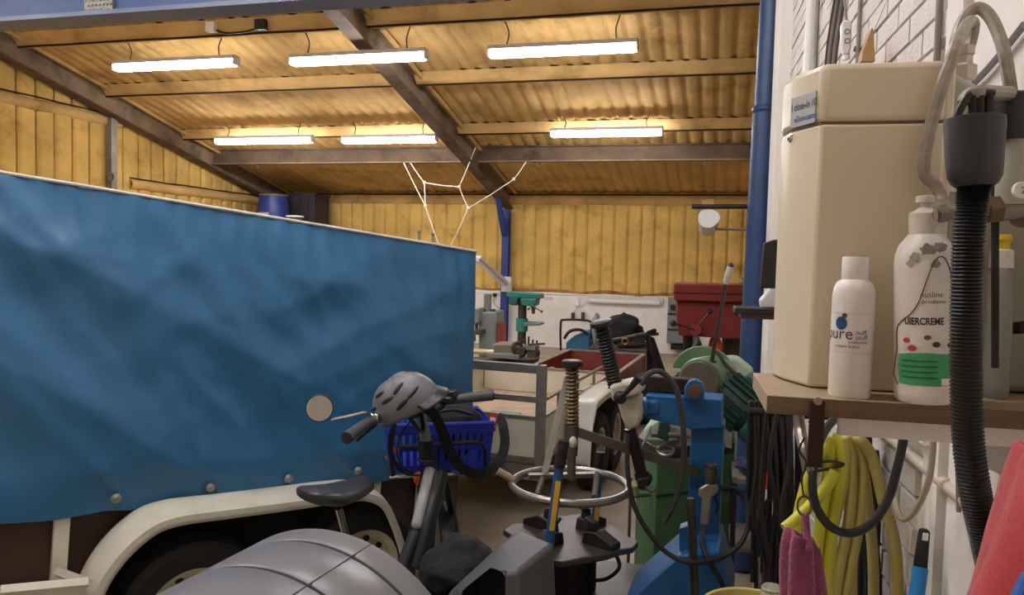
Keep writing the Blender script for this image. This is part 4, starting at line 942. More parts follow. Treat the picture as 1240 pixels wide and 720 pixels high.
arm = pz([(782, 478), (874, 484), (874, 518), (838, 520), (781, 506)], d0-.03, .14, 'swing_arm', cblue)
pz([(770, 486), (797, 484), (798, 504), (771, 504)], d0-.05, .1, 'arm_boss', cblue, .012, arm)
a = at(772, 494, d=d0-.06); MB().cyl(a, a-e1*.02, .026, n=20).build('pivot_bolt', black_m, arm)
pz([(828, 484), (829, 468), (834, 461), (842, 459), (850, 463), (853, 470), (852, 486)], d0-.06, .03, 'lug', cblue, .004, arm)
a = at(841, 473, d=d0-.06); MB().cyl(a, a-e1*.014, .022, n=18).build('lug_bolt', M('rusty_bolt', '7a5034', .6, .5), arm)
pz([(782, 455), (846, 460), (848, 478), (783, 474)], d0+.02, .05, 'pivot_plate', M('brown_plate', '3d2f28', .5, .4, var=.3), .004, arm)
# cast head with its spring column, hex bar and mounting tool
hd_ = pz([(746, 484), (774, 479), (777, 500), (773, 516), (759, 522), (752, 505)], d0-.14, .09, 'tool_head', castc, .01)
pz([(737, 467), (772, 460), (777, 476), (741, 487)], d0-.17, .12, 'collar', castc, .01, hd_)
pz([(772, 486), (784, 487), (784, 503), (772, 504)], d0-.1, .06, 'knuckle', cblue, .006, hd_)
def coil(p0, p1, R, r, turns, name, m, parent):
    p0 = V(p0); p1 = V(p1); x, y, dd = frame(p1-p0); n = turns*10
    MB().tube([p0.lerp(p1, i/n)+x*(R*math.cos(2*PI*i/10))+y*(R*math.sin(2*PI*i/10)) for i in range(n+1)], r, 6, 0).build(name, m, parent)
s0, s1 = at(728, 393, d=d0-.15), at(746, 470, d=d0-.11)
MB().cyl(s0, s1, .013, n=12).build('spring_rod', black_m, hd_)
coil(s0.lerp(s1, .06), s1, .021, .0055, 19, 'spring', M('spring_black', '232325', .4, .5), hd_)
kx = (s0-s1).normalized(); MB().lathe([(.012, -.025), (.024, -.01), (.036, 0), (.037, .012), (.02, .016)], s0, kx, 20).build('knob', black_p, hd_)
MB().tube([at(752, 480, d=d0-.22), at(762, 471, d=d0-.24), at(774, 456, d=d0-.26)], .009, 8, 4, rs=lambda t: .007+.008*t*t).build('lock_lever', black_p, hd_)
MB().ell(at(751, 481, d=d0-.2), (.022, .02, .022), None, 14, 8).build('lock_hub', black_m, hd_)
h0, h1 = at(763, 518, d=d0-.1), at(778, 578, d=d0-.08)
MB().cyl(h0, h1, .021, n=6).build('hex_bar', M('hex_dark', '2b2a2a', .35, .6, var=.2), hd_)
MB().cyl(h1-(h1-h0)*.12, h1+(h1-h0)*.02, .026, n=12).build('hex_socket', black_m, hd_)
MB().prism([at(x, y, d=d0-.12) for x, y in ((771, 580), (786, 577), (788, 586), (780, 594), (772, 592))], e1*.06).build('mount_tool', black_m, hd_, bev=.006)
MB().tube([at(782, 590, d=d0-.13), at(789, 594, d=d0-.13), at(793, 590, d=d0-.13)], .008, 8).build('tool_finger', steel, hd_)
# bead press : spring column, flat arm and ring
dp = 2.62; rc = at(690, 587, d=dp)
bp = MB().torus(rc, (0, 0, 1), .197, .0135, 56, 10).build('press_ring', steel, tcg, label='round tube ring')
fa0, fa1 = at(694, 521, d=dp), at(846, 572, d=d0-.02)
MB().beam(fa0, fa1, .012, .032).build('flat_arm', M('arm_steel', '6c6760', .4, .7, var=.2), tcg)
c0, c1 = at(693, 440, d=dp), at(693, 578, d=dp)
MB().cyl(c0, c1, .012, n=12).build('press_rod', oily, tcg)
MB().cyl(at(693, 514, d=dp), at(692, 551, d=dp), .021, n=16).build('press_sleeve', M('sleeve', '5f5a52', .45, .6, var=.3), tcg)
MB().cyl(at(692, 551, d=dp), at(692, 580, d=dp), .015, n=14).build('press_foot', M('sleeve', '5f5a52'), tcg)
MB().ell(at(694, 535, d=dp-.02), (.014, .014, .02), None, 10, 8).build('weld_lump', castc, tcg)
coil(at(693, 446, d=dp), at(693, 516, d=dp), .019, .0055, 15, 'press_spring', M('spring_brass', '6e5a3e', .4, .6, var=.2), tcg)
MB().lathe([(.014, -.03), (.02, -.012), (.036, -.008), (.037, .008), (.03, .012)], c0, (0, 0, 1), 12).build('press_knob', black_p, tcg)
MB().beam(at(640, 576, d=dp-.02), at(727, 574, d=dp+.02), .03, .014).build('cross_bar', M('arm_steel', '6c6760'), tcg)
for p, q in (((658, 574), (650, 600)), ((723, 573), (720, 602))):
    MB().cyl(at(*p, d=dp), at(*q, Z=rc.z), .010, n=10).build('ring_strut', steel, tcg)
MB().tube([at(622, 581, d=dp), at(612, 575, d=dp), at(603, 570, d=dp)], .013, 10, 4).build('ring_handle', M('handle_tan', 'a58f76', .5, .3), tcg)
MB().beam(at(687, 457, d=dp+.08), at(659, 575, d=dp+.04), .022, .008, fw).build('stay_bar', M('pale_steel', 'b7b4ac', .4, .4), tcg)
# turntable
tz = at(690, 648, d=2.8); tz_z = tz.z
tt = []
for i in range(24):
    a = 2*PI*i/24+.35; q = math.cos(4*a); r = .205+.045*max(0, q)**1.2
    tt.append(V((tz.x+r*math.cos(a), tz.y+r*math.sin(a), tz_z)))
tab = MB().prism(tt, V((0, 0, -.022))).build('turntable', M('table_steel', '5c5450', .45, .6, var=.3, scale=14, dirt='332c28', damt=.6, dscale=9), tcg, bev=.004)
for i in range(4):
    a = .35+.78+i*PI/2; dr = V((math.cos(a), math.sin(a), 0)); sd2 = V((-dr.y, dr.x, 0)); b0 = V((tz.x, tz.y, tz_z))
    j = MB().prism([b0+dr*.07+sd2*-.028, b0+dr*.2+sd2*-.028, b0+dr*.2+sd2*-.028+V((0, 0, .02)), b0+dr*.13+sd2*-.028+V((0, 0, .05)), b0+dr*.08+sd2*-.028+V((0, 0, .04))], sd2*.056).build('jaw', black_m, tab, bev=.004)
    MB().prism([b0+dr*.085+V((0, 0, .035))-sd2*.015, b0+dr*.115+V((0, 0, .035))-sd2*.015, b0+dr*.11+V((0, 0, .075))-sd2*.015, b0+dr*.075+V((0, 0, .09))-sd2*.015, b0+dr*.07+V((0, 0, .08))-sd2*.015, b0+dr*.092+V((0, 0, .068))-sd2*.015], sd2*.03).build('jaw_hook', oily, tab, bev=.003)
MB().cyl((tz.x, tz.y, .55), (tz.x, tz.y, tz_z-.022), .1, n=28).build('spindle', black_m, tcg)
MB().cyl((tz.x-.05, tz.y-.07, .66), (tz.x-.16, tz.y-.07, .655), .04, n=18).build('air_cylinder', steel, tcg)
MB().tube([V((tz.x+.17, tz.y-.05, tz_z-.02)), V((tz.x+.19, tz.y-.06, tz_z-.07)), V((tz.x+.14, tz.y-.06, tz_z-.12)), V((tz.x+.06, tz.y-.06, tz_z-.13))], .007, 8).build('air_pipe', black_r, tcg)
# body
bt = .60
MB().lohi((tz.x-.32, tz.y-.36, .06), (tz.x+.42, tz.y+.28, bt-.02)).build('cabinet', cblue, tcg, bev=.02)
MB().lohi((tz.x-.33, tz.y-.37, bt-.02), (tz.x+.43, tz.y+.29, bt)).build('top_plate', oily, tcg, bev=.006)
MB().lohi((tz.x-.28, tz.y-.32, 0), (tz.x+.38, tz.y+.24, .06)).build('plinth', black_m, tcg)
q = [at(x, y, d=2.52) for x, y in ((822, 672), (870, 668), (888, 735), (752, 735))]
MB().prism(q, e1*.3).build('post_socket', cblue, tcg, bev=.008)
pz([(822, 640), (835, 636), (836, 676), (823, 678)], 2.56, .06, 'side_box', cblue, .004)
pz([(848, 652), (866, 650), (870, 660), (868, 672), (850, 674)], d0-.05, .05, 'hinge_lug', cblue, .008)
a = at(853, 662, d=d0-.06); MB().cyl(a, a-e1*.012, .016, n=16).build('hinge_bolt', black_m, tcg)
# blue levers with black grips and yellow strips
for (g0, g1, s1_, y0, y1, dd) in (((683, 533), (677, 566), (664, 668), (676, 582), (668, 642), 2.4), ((727, 547), (725, 570), (720, 640), (724, 605), (722, 630), 2.86)):
    G0, G1, S1 = at(*g0, d=dd), at(*g1, d=dd), at(*s1_, d=dd); bs = V((S1.x, S1.y, bt))
    l = MB().cyl(G1, S1, .0145, n=14).build('lever', M('lever_blue', '1d4f86', .4, var=.1), tcg)
    MB().cyl(S1+(G1-S1)*.02, S1+(S1-G1).normalized()*max(.02, (S1.z-bt)), .0145, n=14).build('lever_foot', M('lever_blue', '1d4f86'), l)
    MB().cyl(G0, G1, .0175, n=14).build('grip', black_r, l)
    for i in range(9): c = G0.lerp(G1, (i+.5)/9); MB().torus(c, G1-G0, .0172, .0018, 16, 5).build('grip_rib', black_r, l)
    Y0, Y1 = at(*y0, d=dd-.013), at(*y1, d=dd-.013)
    MB().beam(Y0, Y1, .016, .006, fw).build('yellow_strip', M('yellow_strip', 'd9a520', .5, var=.08), l)
# loose flat lever beside the post
MB().tube([at(836, 603, d=2.45), at(839, 660, d=2.45), at(842, 740, d=2.45)], .013, 8, 3).build('tyre_lever', M('lever_steel', '4a423c', .45, .6, var=.3), tcg)
# air gun with gauge and hose
ag = thing('air_gun', 'silver tyre inflator gun with gauge hanging on the blue post', 'air gun', at(856, 640, d=2.62))
g = 2.64
MB().lathe([(.012, -.034), (.022, -.03), (.024, 0), (.022, .03), (.012, .034)], at(861, 572, d=g), up, 18).build('gauge', M('gauge', '6a5f52', .4, .5, var=.3), ag)
for i in range(6): MB().torus(at(861, 564+i*3.2, d=g), up, .0235, .002, 18, 5).build('gauge_rib', black_m, ag)
MB().prism([at(x, y, d=g-.02) for x, y in ((846, 592), (856, 586), (868, 587), (870, 596), (862, 602), (858, 636), (847, 636), (850, 604), (845, 600))], e1*.022).build('gun_body', M('gun_alu', 'a9a49c', .35, .7), ag, bev=.005)
MB().tube([at(866, 600, d=g), at(869, 612, d=g), at(866, 622, d=g)], .004, 6).build('trigger', black_m, ag)
MB().cyl(at(852, 634, d=g), at(850, 650, d=g), .01, n=10).build('coupling', steel, ag)
MB().tube([at(872, 590, d=g), at(890, 592, d=g), at(904, 610, d=g-.02), at(906, 635, d=g-.08), at(895, 660, d=g-.14), at(870, 676, d=g-.17), at(840, 681, d=g-.22), at(812, 672, d=g-.2), at(788, 648, d=g-.18), at(768, 612, d=g-.16), at(760, 570, d=g-.15), at(760, 525, d=g-.12)], .0085, 8).build('air_hose', black_r, ag)
MB().tube([at(850, 650, d=g), at(850, 658, d=g-.1), at(855, 672, d=g-.17), at(864, 688, d=g-.18), at(874, 705, d=g-.18), at(880, 735, d=g-.18)], .009, 8).build('air_hose', black_r, ag)
MB().tube([at(776, 466, d=d0-.2), at(786, 452, d=d0-.2), at(800, 450, d=d0-.2), at(815, 464, d=d0-.2), at(824, 490, d=d0-.2), at(828, 530, d=d0-.2), at(826, 575, d=d0-.19), at(817, 608, d=d0-.18), at(804, 632, d=d0-.17)], .0095, 8).build('head_hose', M('hose_grey', '38393a', .5), tcg)
# ================================================================ green metal saw on its cabinet
gcab = M('green_cabinet', '4a7347', .5, var=.12, scale=5, dirt='3a5f37', damt=.5, dscale=4)
gmach = M('green_machine', '5b7d58', .42, var=.12, scale=7, dirt='3d5f3c', damt=.5)
gdark = M('green_dark', '1d3a30', .5, var=.25, scale=10, dirt='101f1a', damt=.6)
gpale = M('green_pale', 'a9bfa6', .5, var=.12)
sw = thing('metal_saw', 'green cold saw with a lever on a green steel cabinet', 'saw', fl(at(835, 650, d=3.5)))
zt_ = at(840, 552, d=3.3).z
P0, P1, P2 = at(772, 560, d=3.52), at(795, 560, d=3.3), at(889, 560, d=3.45)
bk1 = e1*.5
foot = [fl(P0), fl(P1), fl(P2), fl(P2)+bk1, fl(P0)+bk1]
MB().prism([V((p.x, p.y, .0)) for p in foot], V((0, 0, zt_-.02))).build('cabinet', gcab, sw, bev=.006)
MB().prism([V((p.x, p.y, zt_-.02)) for p in foot], V((0, 0, .05))).build('tray', oily, sw, bev=.005)
zs = at(840, 602, d=3.3).z
f0, f1 = fl(P1, zs), fl(P2, zs); nrm = V((f1.y-f0.y, -(f1.x-f0.x), 0)).normalized()
MB().beam(f0+nrm*.002, f1+nrm*.002, .006, .008).build('door_seam', M('seam_dark', '1c2a1a', .7), sw)
a = at(851, 578, d=3.36); MB().cyl(a, a+nrm*.02, .02, n=16).build('switch', black_p, sw)
a = at(851, 592, d=3.36); MB().box(a+nrm*.004, (.05, .012, .03)).build('switch_plate', black_p, sw)
def ps(pts, d, th, name, m, bev=.006): return MB().prism([at(x, y, d=d) for x, y in pts], e1*th).build(name, m, sw, bev=bev)
ps([(778, 520), (797, 505), (815, 510), (822, 545), (782, 548)], 3.45, .25, 'base_casting', gpale, .015)
ps([(795, 530), (798, 510), (808, 508), (809, 535)], 3.3, .1, 'vice_jaw', gdark, .008)
ps([(836, 512), (846, 510), (848, 540), (838, 542)], 3.3, .12, 'vice_jaw', gdark, .008)
MB().cyl(at(788, 525, d=3.32), at(838, 527, d=3.32), .014, n=12).build('vice_screw', steel, sw)
ps([(810, 512), (835, 514), (835, 520), (810, 519)], 3.36, .1, 'work_stock', castc, .004)
a = at(806, 545, d=3.3); MB().torus(a, (0, -.4, 1), .035, .006, 20, 6).cyl(a-V((0, 0, .02)), a, .03, n=16).build('cup', steel, sw)
MB().cyl(at(778, 540, d=3.3), at(788, 516, d=3.36), .006, n=8).build('clamp_handle', steel, sw)
ps([(862, 520), (888, 505), (892, 545), (864, 548)], 3.5, .12, 'pedestal', gmach, .02)
ps([(876, 506), (886, 510), (886, 543), (878, 541)], 3.4, .02, 'paper_card', whitepl, .001)
# saw head
hA, hB = at(846, 462, d=3.22), at(880, 452, d=3.62)
MB().lathe([(.02, 0), (.08, 0), (.086, .006), (.086, .02)], hA, hB-hA, 32).build('gear_disc', M('disc_brown', '5f574c', .5, .5, var=.2), sw)
MB().lathe([(.02, .02), (.094, .02), (.1, .04), (.1, .22), (.085, .32), (.03, .34)], hA, hB-hA, 32).build('gear_housing', gmach, sw)
c = at(850, 447, d=3.5); cx, cy, cd = frame(hB-hA)
arcp = [c+rt*(.135*math.cos(t))+up*(.105*math.sin(t)) for t in [PI*(-.02+1.0*i/20) for i in range(21)]]
MB().prism(arcp, e1*.03).build('blade_guard', gmach, sw, bev=.005)
mA, mB_ = at(868, 468, d=3.3), at(912, 506, d=3.22); md_ = (mB_-mA); x, y, dd = frame(md_)
MB().lathe([(.02, 0), (.085, 0), (.092, .02), (.092, md_.length-.02), (.085, md_.length), (.02, md_.length)], mA, md_, 28).build('motor', gdark, sw)
for i in range(20):
    a = 2*PI*i/20; v = x*math.cos(a)+y*math.sin(a); MB().beam(mA+v*.098+dd*.03, mB_+v*.098-dd*.03, .007, .024, v).build('cooling_fin', gdark, sw)
MB().lathe([(.1, 0), (.104, .01), (.1, .05), (.06, .07)], mB_, md_, 28).build('fan_cover', M('green_fan', '24564a', .5, var=.2), sw)
tb0 = at(912, 468, d=3.28); R3 = Matrix((x, y, dd)).transposed()
MB().box(tb0, (.07, .09, .1), R3).build('terminal_box', M('green_fan', '24564a'), sw, bev=.012)
l0, l1, l2 = at(861, 442, d=3.24), at(879, 343, d=3.12), at(885, 322, d=3.09)
lv = MB().cyl(l0, l1, .009, n=10).build('lever', M('lever_brown', '55483f', .4, .6), sw)
MB().tube([l1, l1.lerp(l2, .5), l2], .014, 10, 4, rs=lambda t: .012+.004*math.sin(PI*t)).build('lever_grip', M('grip_pale', 'c9c2b2', .5), lv)
MB().ell(l2, (.012, .012, .014), None, 10, 8).build('lever_cap', black_p, lv)
MB().cyl(l0-V((0, 0, .03)), l0+(l1-l0)*.06, .018, n=12).build('lever_base', black_m, sw)
MB().tube([at(868, 425, d=3.3), at(878, 440, d=3.28), at(890, 452, d=3.26), at(898, 460, d=3.26)], .008, 8).build('chain', rust, sw)
ps([(866, 433), (892, 432), (912, 448), (912, 462), (890, 458)], 3.55, .1, 'rear_guard', gpale, .015)
MB().tube([at(825, 452, d=3.4), at(815, 462, d=3.4), at(803, 474, d=3.38)], .014, 8).build('coolant_pipe', black_m, sw)
# wooden/steel leg with green sleeve beside the cabinet
MB().cyl(at(764, 578, d=3.25), fl(at(764, 578, d=3.25), .02), .007, n=8).build('stop_rod', steel, sw)
MB().lathe([(.012, 0), (.03, .02), (.03, .06), (.012, .075)], at(764, 604, d=3.25), up, 16).build('rod_sleeve', M('sleeve_green', '8f9f5c', .5), sw)
MB().cyl(at(764, 600, d=3.25), at(786, 598, d=3.35), .012, n=8).build('rod_bracket', gcab, sw)
# ================================================================ shelf, water heater and bottles on the right wall
plyw = M('plywood', 'a89474', .6, var=.2, scale=5, dirt='6b4e33', damt=.6, dscale=5, bump=.1)
plye = M('ply_edge', '77644a', .65, var=.3, scale=4, dirt='4a3b2a', damt=.6, dscale=8, stretch=(1, 1, 18))
heat = M('heater_cream', 'dfd3b8', .35, var=.05, scale=3, dirt='b89f77', damt=.3, dscale=3)
heatg = M('heater_grey', 'a5a393', .5, var=.06)
grimy = M('grimy_pipe', '8f877a', .45, .3, var=.25, scale=14, dirt='544a3e', damt=.6, dscale=9)
HB = 1.08
def aof(p): return V(p).dot(E2)
def bof(p): return V(p).dot(E1)
zs0 = atB(987, 470, HB).z; FB = 1.0
aL = aof(atB(929, 480, FB))
sh = thing('wall_shelf', 'plywood shelf on the brick wall below the water heater', 'shelf', W(AW, 1.1, zs0-.023))
wbox(MB(), aL, AW-.022, FB+.002, FB+.2, zs0-.023, zs0).build('board', plyw, sh, bev=.001)
wbox(MB(), aL, AW-.022, FB, FB+.002, zs0-.0225, zs0-.0005).build('edge_ply', plye, sh)
# rusty strap bracket
ab = aof(atB(990, 490, FB-.004))
br = MB(); wbox(br, ab-.009, ab+.009, FB-.005, FB-.001, atB(990, 565, FB).z, zs0-.002); br = br.build('strap_bracket', M('rust_strap', '3d2c22', .6, .5, var=.3, dirt='2f221b', damt=.5), sh, bev=.001)
c = atB(990, 485, FB-.005); MB().cyl(c, c-E1*.004, .005, n=10).build('screw', galv, br)
wbox(MB(), AW-.3, AW-.03, FB+.03, FB+.045, zs0-.05, zs0-.023).build('support_rail', whitepl, sh)
for px_ in (1098, 1222): c = atB(px_, 512, FB+.05); MB().cyl(V((c.x, c.y, zs0-.03)), V((c.x, c.y, zs0-.05)), .008, n=10).build('stud', M('rust_strap', '4f372a'), sh)
# heater
a0, a1 = aof(atB(987, 300, HB)), aof(atB(1138, 300, HB)); al = aof(atB(941, 300, HB+.09))
z0, z1, zsm = zs0+.0015, atB(1060, 74, HB).z, atB(1060, 149, HB).z
ht = thing('water_heater', 'cream electric water heater on the plywood shelf', 'water heater', W((a0+a1)/2, HB+.17, z0))
aq = lambda x, q: aof(atB(x, 300, q))
pol = [(a1, HB), (a0, HB), (aq(952, HB+.06), HB+.06), (aq(942, HB+.095), HB+.095), (aq(941, HB+.13), HB+.13), (aq(945, HB+.2), HB+.2), (a1, HB+.32)]
pol = [(p[0], p[1]) for p in pol]
def shell_(za, zb_, nm, bev): return MB().prism([W(a, q, za) for a, q in pol], V((0, 0, zb_-za))).build(nm, heat, ht, bev=bev)
shell_(z0, zsm, 'body', .004); shell_(zsm+.0004, z1, 'top_cover', .009)
ca, cb = sum(p[0] for p in pol)/7, sum(p[1] for p in pol)/7
MB().prism([W(ca+(a-ca)*.985, cb+(q-cb)*.985, zsm-.003) for a, q in pol], V((0, 0, .006))).build('seam', M('seam_brown', '6d5a40', .7), ht)
# grey back part with sloping shoulder
bk0, bk1 = HB+.05, HB+.3
zz = lambda y: atB(1160, y, bk0).z
ga = [(a1-.01, z0), (AW-.035, z0), (AW-.035, zz(165)), (aof(atB(1188, 100, bk0)), zz(103)), (aof(atB(1150, 84, bk0)), zz(82)), (a1-.01, zz(80))]
MB().prism([W(a, bk0, z) for a, z in ga], E1*(bk1-bk0)).build('back_case', heatg, ht, bev=.01)
wbox(MB(), a1, a1+.012, HB+.012, HB+.3, z0, z1-.004).build('rim_strip', heat, ht, bev=.003)
wbox(MB(), aof(atB(1150, 200, bk0-.002)), aof(atB(1164, 200, bk0-.002)), bk0-.003, bk0, atB(1150, 232, bk0).z, atB(1150, 165, bk0).z).build('data_plate', whitepl, ht)
# name plate on the slanted facet
pA, pB = W(a0, HB, 0), W(aq(952, HB+.06), HB+.06, 0); fx = (pB-pA).normalized(); fn_ = V((0, 0, 1)).cross(fx); fn_ = fn_ if fn_.dot(-E1) > 0 else -fn_
fL = (pB-pA).length
def facet(t, z, o=.0): return pA+fx*(t*fL)+V((0, 0, z))+fn_*o
zl0, zl1 = zsm+.004, zsm+.045
bck = MB().prism([facet(.16, zl0, .0005), facet(1.0, zl0, .0005), facet(1.0, zl1, .0005), facet(.16, zl1, .0005)], fn_*.0015).build('name_plate', M('plate_grey', 'b9bdc0', .3, var=.02), ht)
inkd, inkb = M('ink_dark', '2b2f3a', .5, var=0), M('ink_blue', '2c5fa8', .5, var=0)
text('I close-in 10', .0145, facet(.97, zl0+.022, .0024), -fx, V((0, 0, 1)), inkd, 'lettering', bck, sx=.8, bold=.0002)
text('eDomotemp', .0115, facet(.85, zl0+.006, .0024), -fx, V((0, 0, 1)), inkb, 'lettering', bck, sx=.85, bold=.0002)
MB().ell(facet(1.02, zl0-.012, -.004), (.008, .008, .008), None, 12, 8).build('thermostat_knob', chrome, ht)
# water connection on top
f0 = atB(1167, 86, HB+.13)
MB().lathe([(.017, -.012), (.017, .006), (.014, .008), (.011, .01), (.011, .02), (.013, .022), (.013, .034), (.009, .036)], f0, (0, 0, 1), 6).build('brass_fitting', M('fitting', 'b5ada0', .3, .8), ht)
# braided hoses
hz = M('braid_hose', '9a9184', .5, .3, var=.25, scale=60, dirt='5e5548', damt=.5, dscale=14)
def hose(pts, r, name, mt, label, cat='hose', n=10):
    return MB().tube([atB(x, y, q) for x, y, q in pts], r, n).build(name, mt, label=label, cat=cat)
hose([(1138, 259, .94), (1141, 257, .99), (1143, 247, 1.05), (1133, 225, 1.063), (1119, 208, 1.062), (1124, 165, 1.062), (1140, 105, 1.062), (1150, 78, 1.063), (1158, 55, 1.075), (1172, 28, 1.16), (1179, 28, 1.21), (1177, 45, 1.22), (1172, 62, 1.215)], .0078, 'water_hose', hz, 'grey braided hose rising from the tap to the heater top')
hose([(1156, 80, 1.23), (1158, 50, 1.25), (1168, 22, 1.27), (1184, 10, 1.27), (1200, 22, 1.26), (1214, 55, 1.24), (1221, 90, 1.22), (1225, 118, 1.21)], .009, 'water_hose', hz, 'grey hose arching over the heater top to the wall pipe')
# ---- pipework with tap at the right
pw = thing('tap_pipework', 'grimy wall pipework with a tap beside the water heater', 'pipework', W(AW-.05, .95, 1.7))
def cy(p, q, r, nm, mt, n=14): return MB().cyl(p, q, r, n=n).build(nm, mt, pw)
T = lambda x, y, q=.95: atB(x, y, q)
cy(T(1133, 259, .93), T(1240, 250, .93), .008, 'cross_pipe', grimy)
cy(T(1196, 254, .93), T(1211, 253, .93), .0155, 'valve_nut', M('brass_old', '6e5c45', .4, .7, var=.3), 6)
cy(T(1211, 253, .93), T(1246, 249, .93), .0135, 'tap_body', grimy)
cy(T(1137, 259, .93), T(1146, 258, .93), .011, 'hose_nut', grimy, 6)
p = T(1236, 262, .93); cy(p, p+E1*.1+E2*.1, .012, 'wall_elbow', grimy)
cy(T(1213, 130, .93), T(1213, 172, .93), .0, 'x', grimy) if False else None
MB().lathe([(.019, 0), (.02, .003), (.02, .048), (.017, .05)], T(1224, 170, .93), (0, 0, 1), 20).build('hose_cuff', black_p, pw)
MB().lathe([(.017, 0), (.018, .05), (.016, .08)], T(1226, 248, .93), (0, 0, 1), 18).build('filter_bowl', heatg, pw)
cy(T(1224, 118, .93), T(1224, 132, .93), .011, 'coupling', chrome)
MB().lathe([(.009, -.004), (.009, .004)], T(1238, 230, .9), -E1, 18).build('gauge_face', whitepl, pw)
text('2', .01, T(1236, 234, .894), E2, V((0, 0, 1)), inkd, 'digit', pw)
cy(T(1205, 140, .96), T(1205, 445, .96), .004, 'riser', black_m)
cy(T(1224, 132, .93), T(1224, 200, .93), .008, 'down_pipe', grimy)
cy(T(1218, 398, 1.12), T(1240, 396, 1.1), .008, 'waste_pipe', black_p)
# ---- extraction hose with nozzle
ex = thing('suction_hose', 'black corrugated hose with a conical nozzle hanging in front of the shelf', 'hose', atB(1197, 665, .84))
hb_ = .86
pth = [(1180, 222, hb_), (1177, 245, hb_), (1172, 300, hb_), (1170, 360, hb_), (1169, 420, hb_), (1170, 480, hb_), (1173, 540, hb_), (1182, 600, hb_), (1193, 650, hb_), (1204, 700, hb_), (1215, 760, hb_)]
P_ = cr([atB(*q) for q in pth], 52); k_ = len(P_)
MB().tube(P_, .0155, 16, 0, rs=lambda t: .0143+.0012*math.sin(t*k_*PI/2)).build('corrugated_tube', M('corr_black', '1b1c1f', .42, var=.12), ex)
zn = lambda y: atB(1180, y, hb_).z
MB().lathe([(.017, 0), (.021, .003), (.0245, .010), (.0255, .02), (.0278, zn(150)-zn(226)), (.0275, zn(143)-zn(226)), (.025, zn(142)-zn(226)), (.024, .02), (.018, .015)], atB(1180, 226, hb_), up, 28, cap=False).build('nozzle', M('nozzle_black', '2a2a2d', .5, var=.15), ex)
MB().tube([atB(1157, 146, hb_), atB(1164, 130, hb_), atB(1172, 117, hb_), atB(1186, 112, hb_), atB(1204, 113, hb_)], .004, 8).build('hook_strap', black_p, ex)
MB().tube([atB(1168, 125, hb_+.005), atB(1174, 115, hb_+.005), atB(1190, 112, hb_+.005), atB(1222, 113, hb_+.05)], .0075, 10).build('hanger_bar', grimy, ex)
for x_ in (1178, 1187, 1198): MB().cyl(atB(x_, 116, hb_), atB(x_, 144, hb_), .0042, n=8).build('hanger_prong', black_m, ex)
# ---- bottles
def cd_of(p): return (p-CP).dot(fw)
wpl = M('bottle_white', 'e9e6e2', .35, var=.03)
def onshelf(px_, q): 
    p = atB(px_, 480, q); return V((p.x, p.y, zs0))
c1 = onshelf(1028, 1.035); k1 = cd_of(c1)/FPX
b1 = thing('lotion_bottle', 'small white lotion bottle with a round cap on the shelf', 'bottle', c1)
r1 = 24*k1; H1 = 168*k1
MB().lathe([(r1*.94, 0), (r1, .003), (r1, H1*.72), (r1*.96, H1*.77), (r1*.82, H1*.815), (r1*.62, H1*.838), (r1*.6, H1*.84)], c1, n=40).build('body', wpl, b1, smooth=50)
MB().lathe([(r1*.60, H1*.838), (r1*.62, H1*.845), (r1*.62, H1*.99), (r1*.57, H1)], c1, n=32).build('cap', wpl, b1, smooth=50)
fac1 = (CP-c1); fac1.z = 0; fac1.normalize(); rgt1 = V((-fac1.y, fac1.x, 0))
def wrapper(c, r, x0, z0_, f_, r_):
    def w(x, y):
        a = (x+x0)/r; return c+(r_*math.sin(a)+f_*math.cos(a))*(r+.0004)+V((0, 0, z0_+y))
    return w
inkv = M('ink_violet', '3d3f78', .5, var=0)
text('pure', .021, 0, 0, 0, inkv, 'lettering', b1, wrapper(c1, r1, -.036, H1*.42, fac1, rgt1), sx=.95)
for tx_, sz, x0, zz_ in (('nuff', .0085, .0045, .455), ('stuff', .0085, .0045, .42), ('conditioning', .0045, -.004, .393), ('cream lotion', .0058, -.02, .36)):
    text(tx_, sz, 0, 0, 0, inkv, 'lettering', b1, wrapper(c1, r1, x0, H1*zz_, fac1, rgt1))
def patch(c, r, f_, r_, outline, mt, parent, nm, o=.0004):
    o2 = []
    for i_ in range(len(outline)):
        p_, q_ = outline[i_], outline[(i_+1) % len(outline)]; kk = max(1, int(math.dist(p_, q_)/.002))
        o2 += [(p_[0]+(q_[0]-p_[0])*t_/kk, p_[1]+(q_[1]-p_[1])*t_/kk) for t_ in range(kk)]
    outline = o2
    m_ = MB(); n = len(outline); cx_ = sum(p[0] for p in outline)/n; cy_ = sum(p[1] for p in outline)/n
    def w(x, y): a = x/r; return c+(r_*math.sin(a)+f_*math.cos(a))*(r+o)+V((0, 0, y))
    rings = 7; vs_ = []
    for j in range(rings+1):
        for x, y in outline: t = j/rings; vs_.append(w(cx_+(x-cx_)*t, cy_+(y-cy_)*t))
    m_.add(vs_, [(j*n+i, j*n+(i+1) % n, (j+1)*n+(i+1) % n, (j+1)*n+i) for j in range(rings) for i in range(n)])
    return m_.build(nm, mt, parent, smooth=80)
circ = lambda x, y, r, n=18, s=1: [(x+r*math.cos(2*PI*i/n), y+s*r*math.sin(2*PI*i/n)) for i in range(n)]
patch(c1, r1, fac1, rgt1, circ(-.0135, H1*.53, .0075, s=1.1), M('logo_teal', '1f4f86', .5, var=.5, scale=160, dirt='2f8a5c', damt=.8, dscale=120), b1, 'logo')
patch(c1, r1, fac1, rgt1, circ(-.0095, H1*.585, .003), M('logo_teal', '1f4f86'), b1, 'logo')
bordm = M('label_edge', 'cfcdd0', .5, var=0)
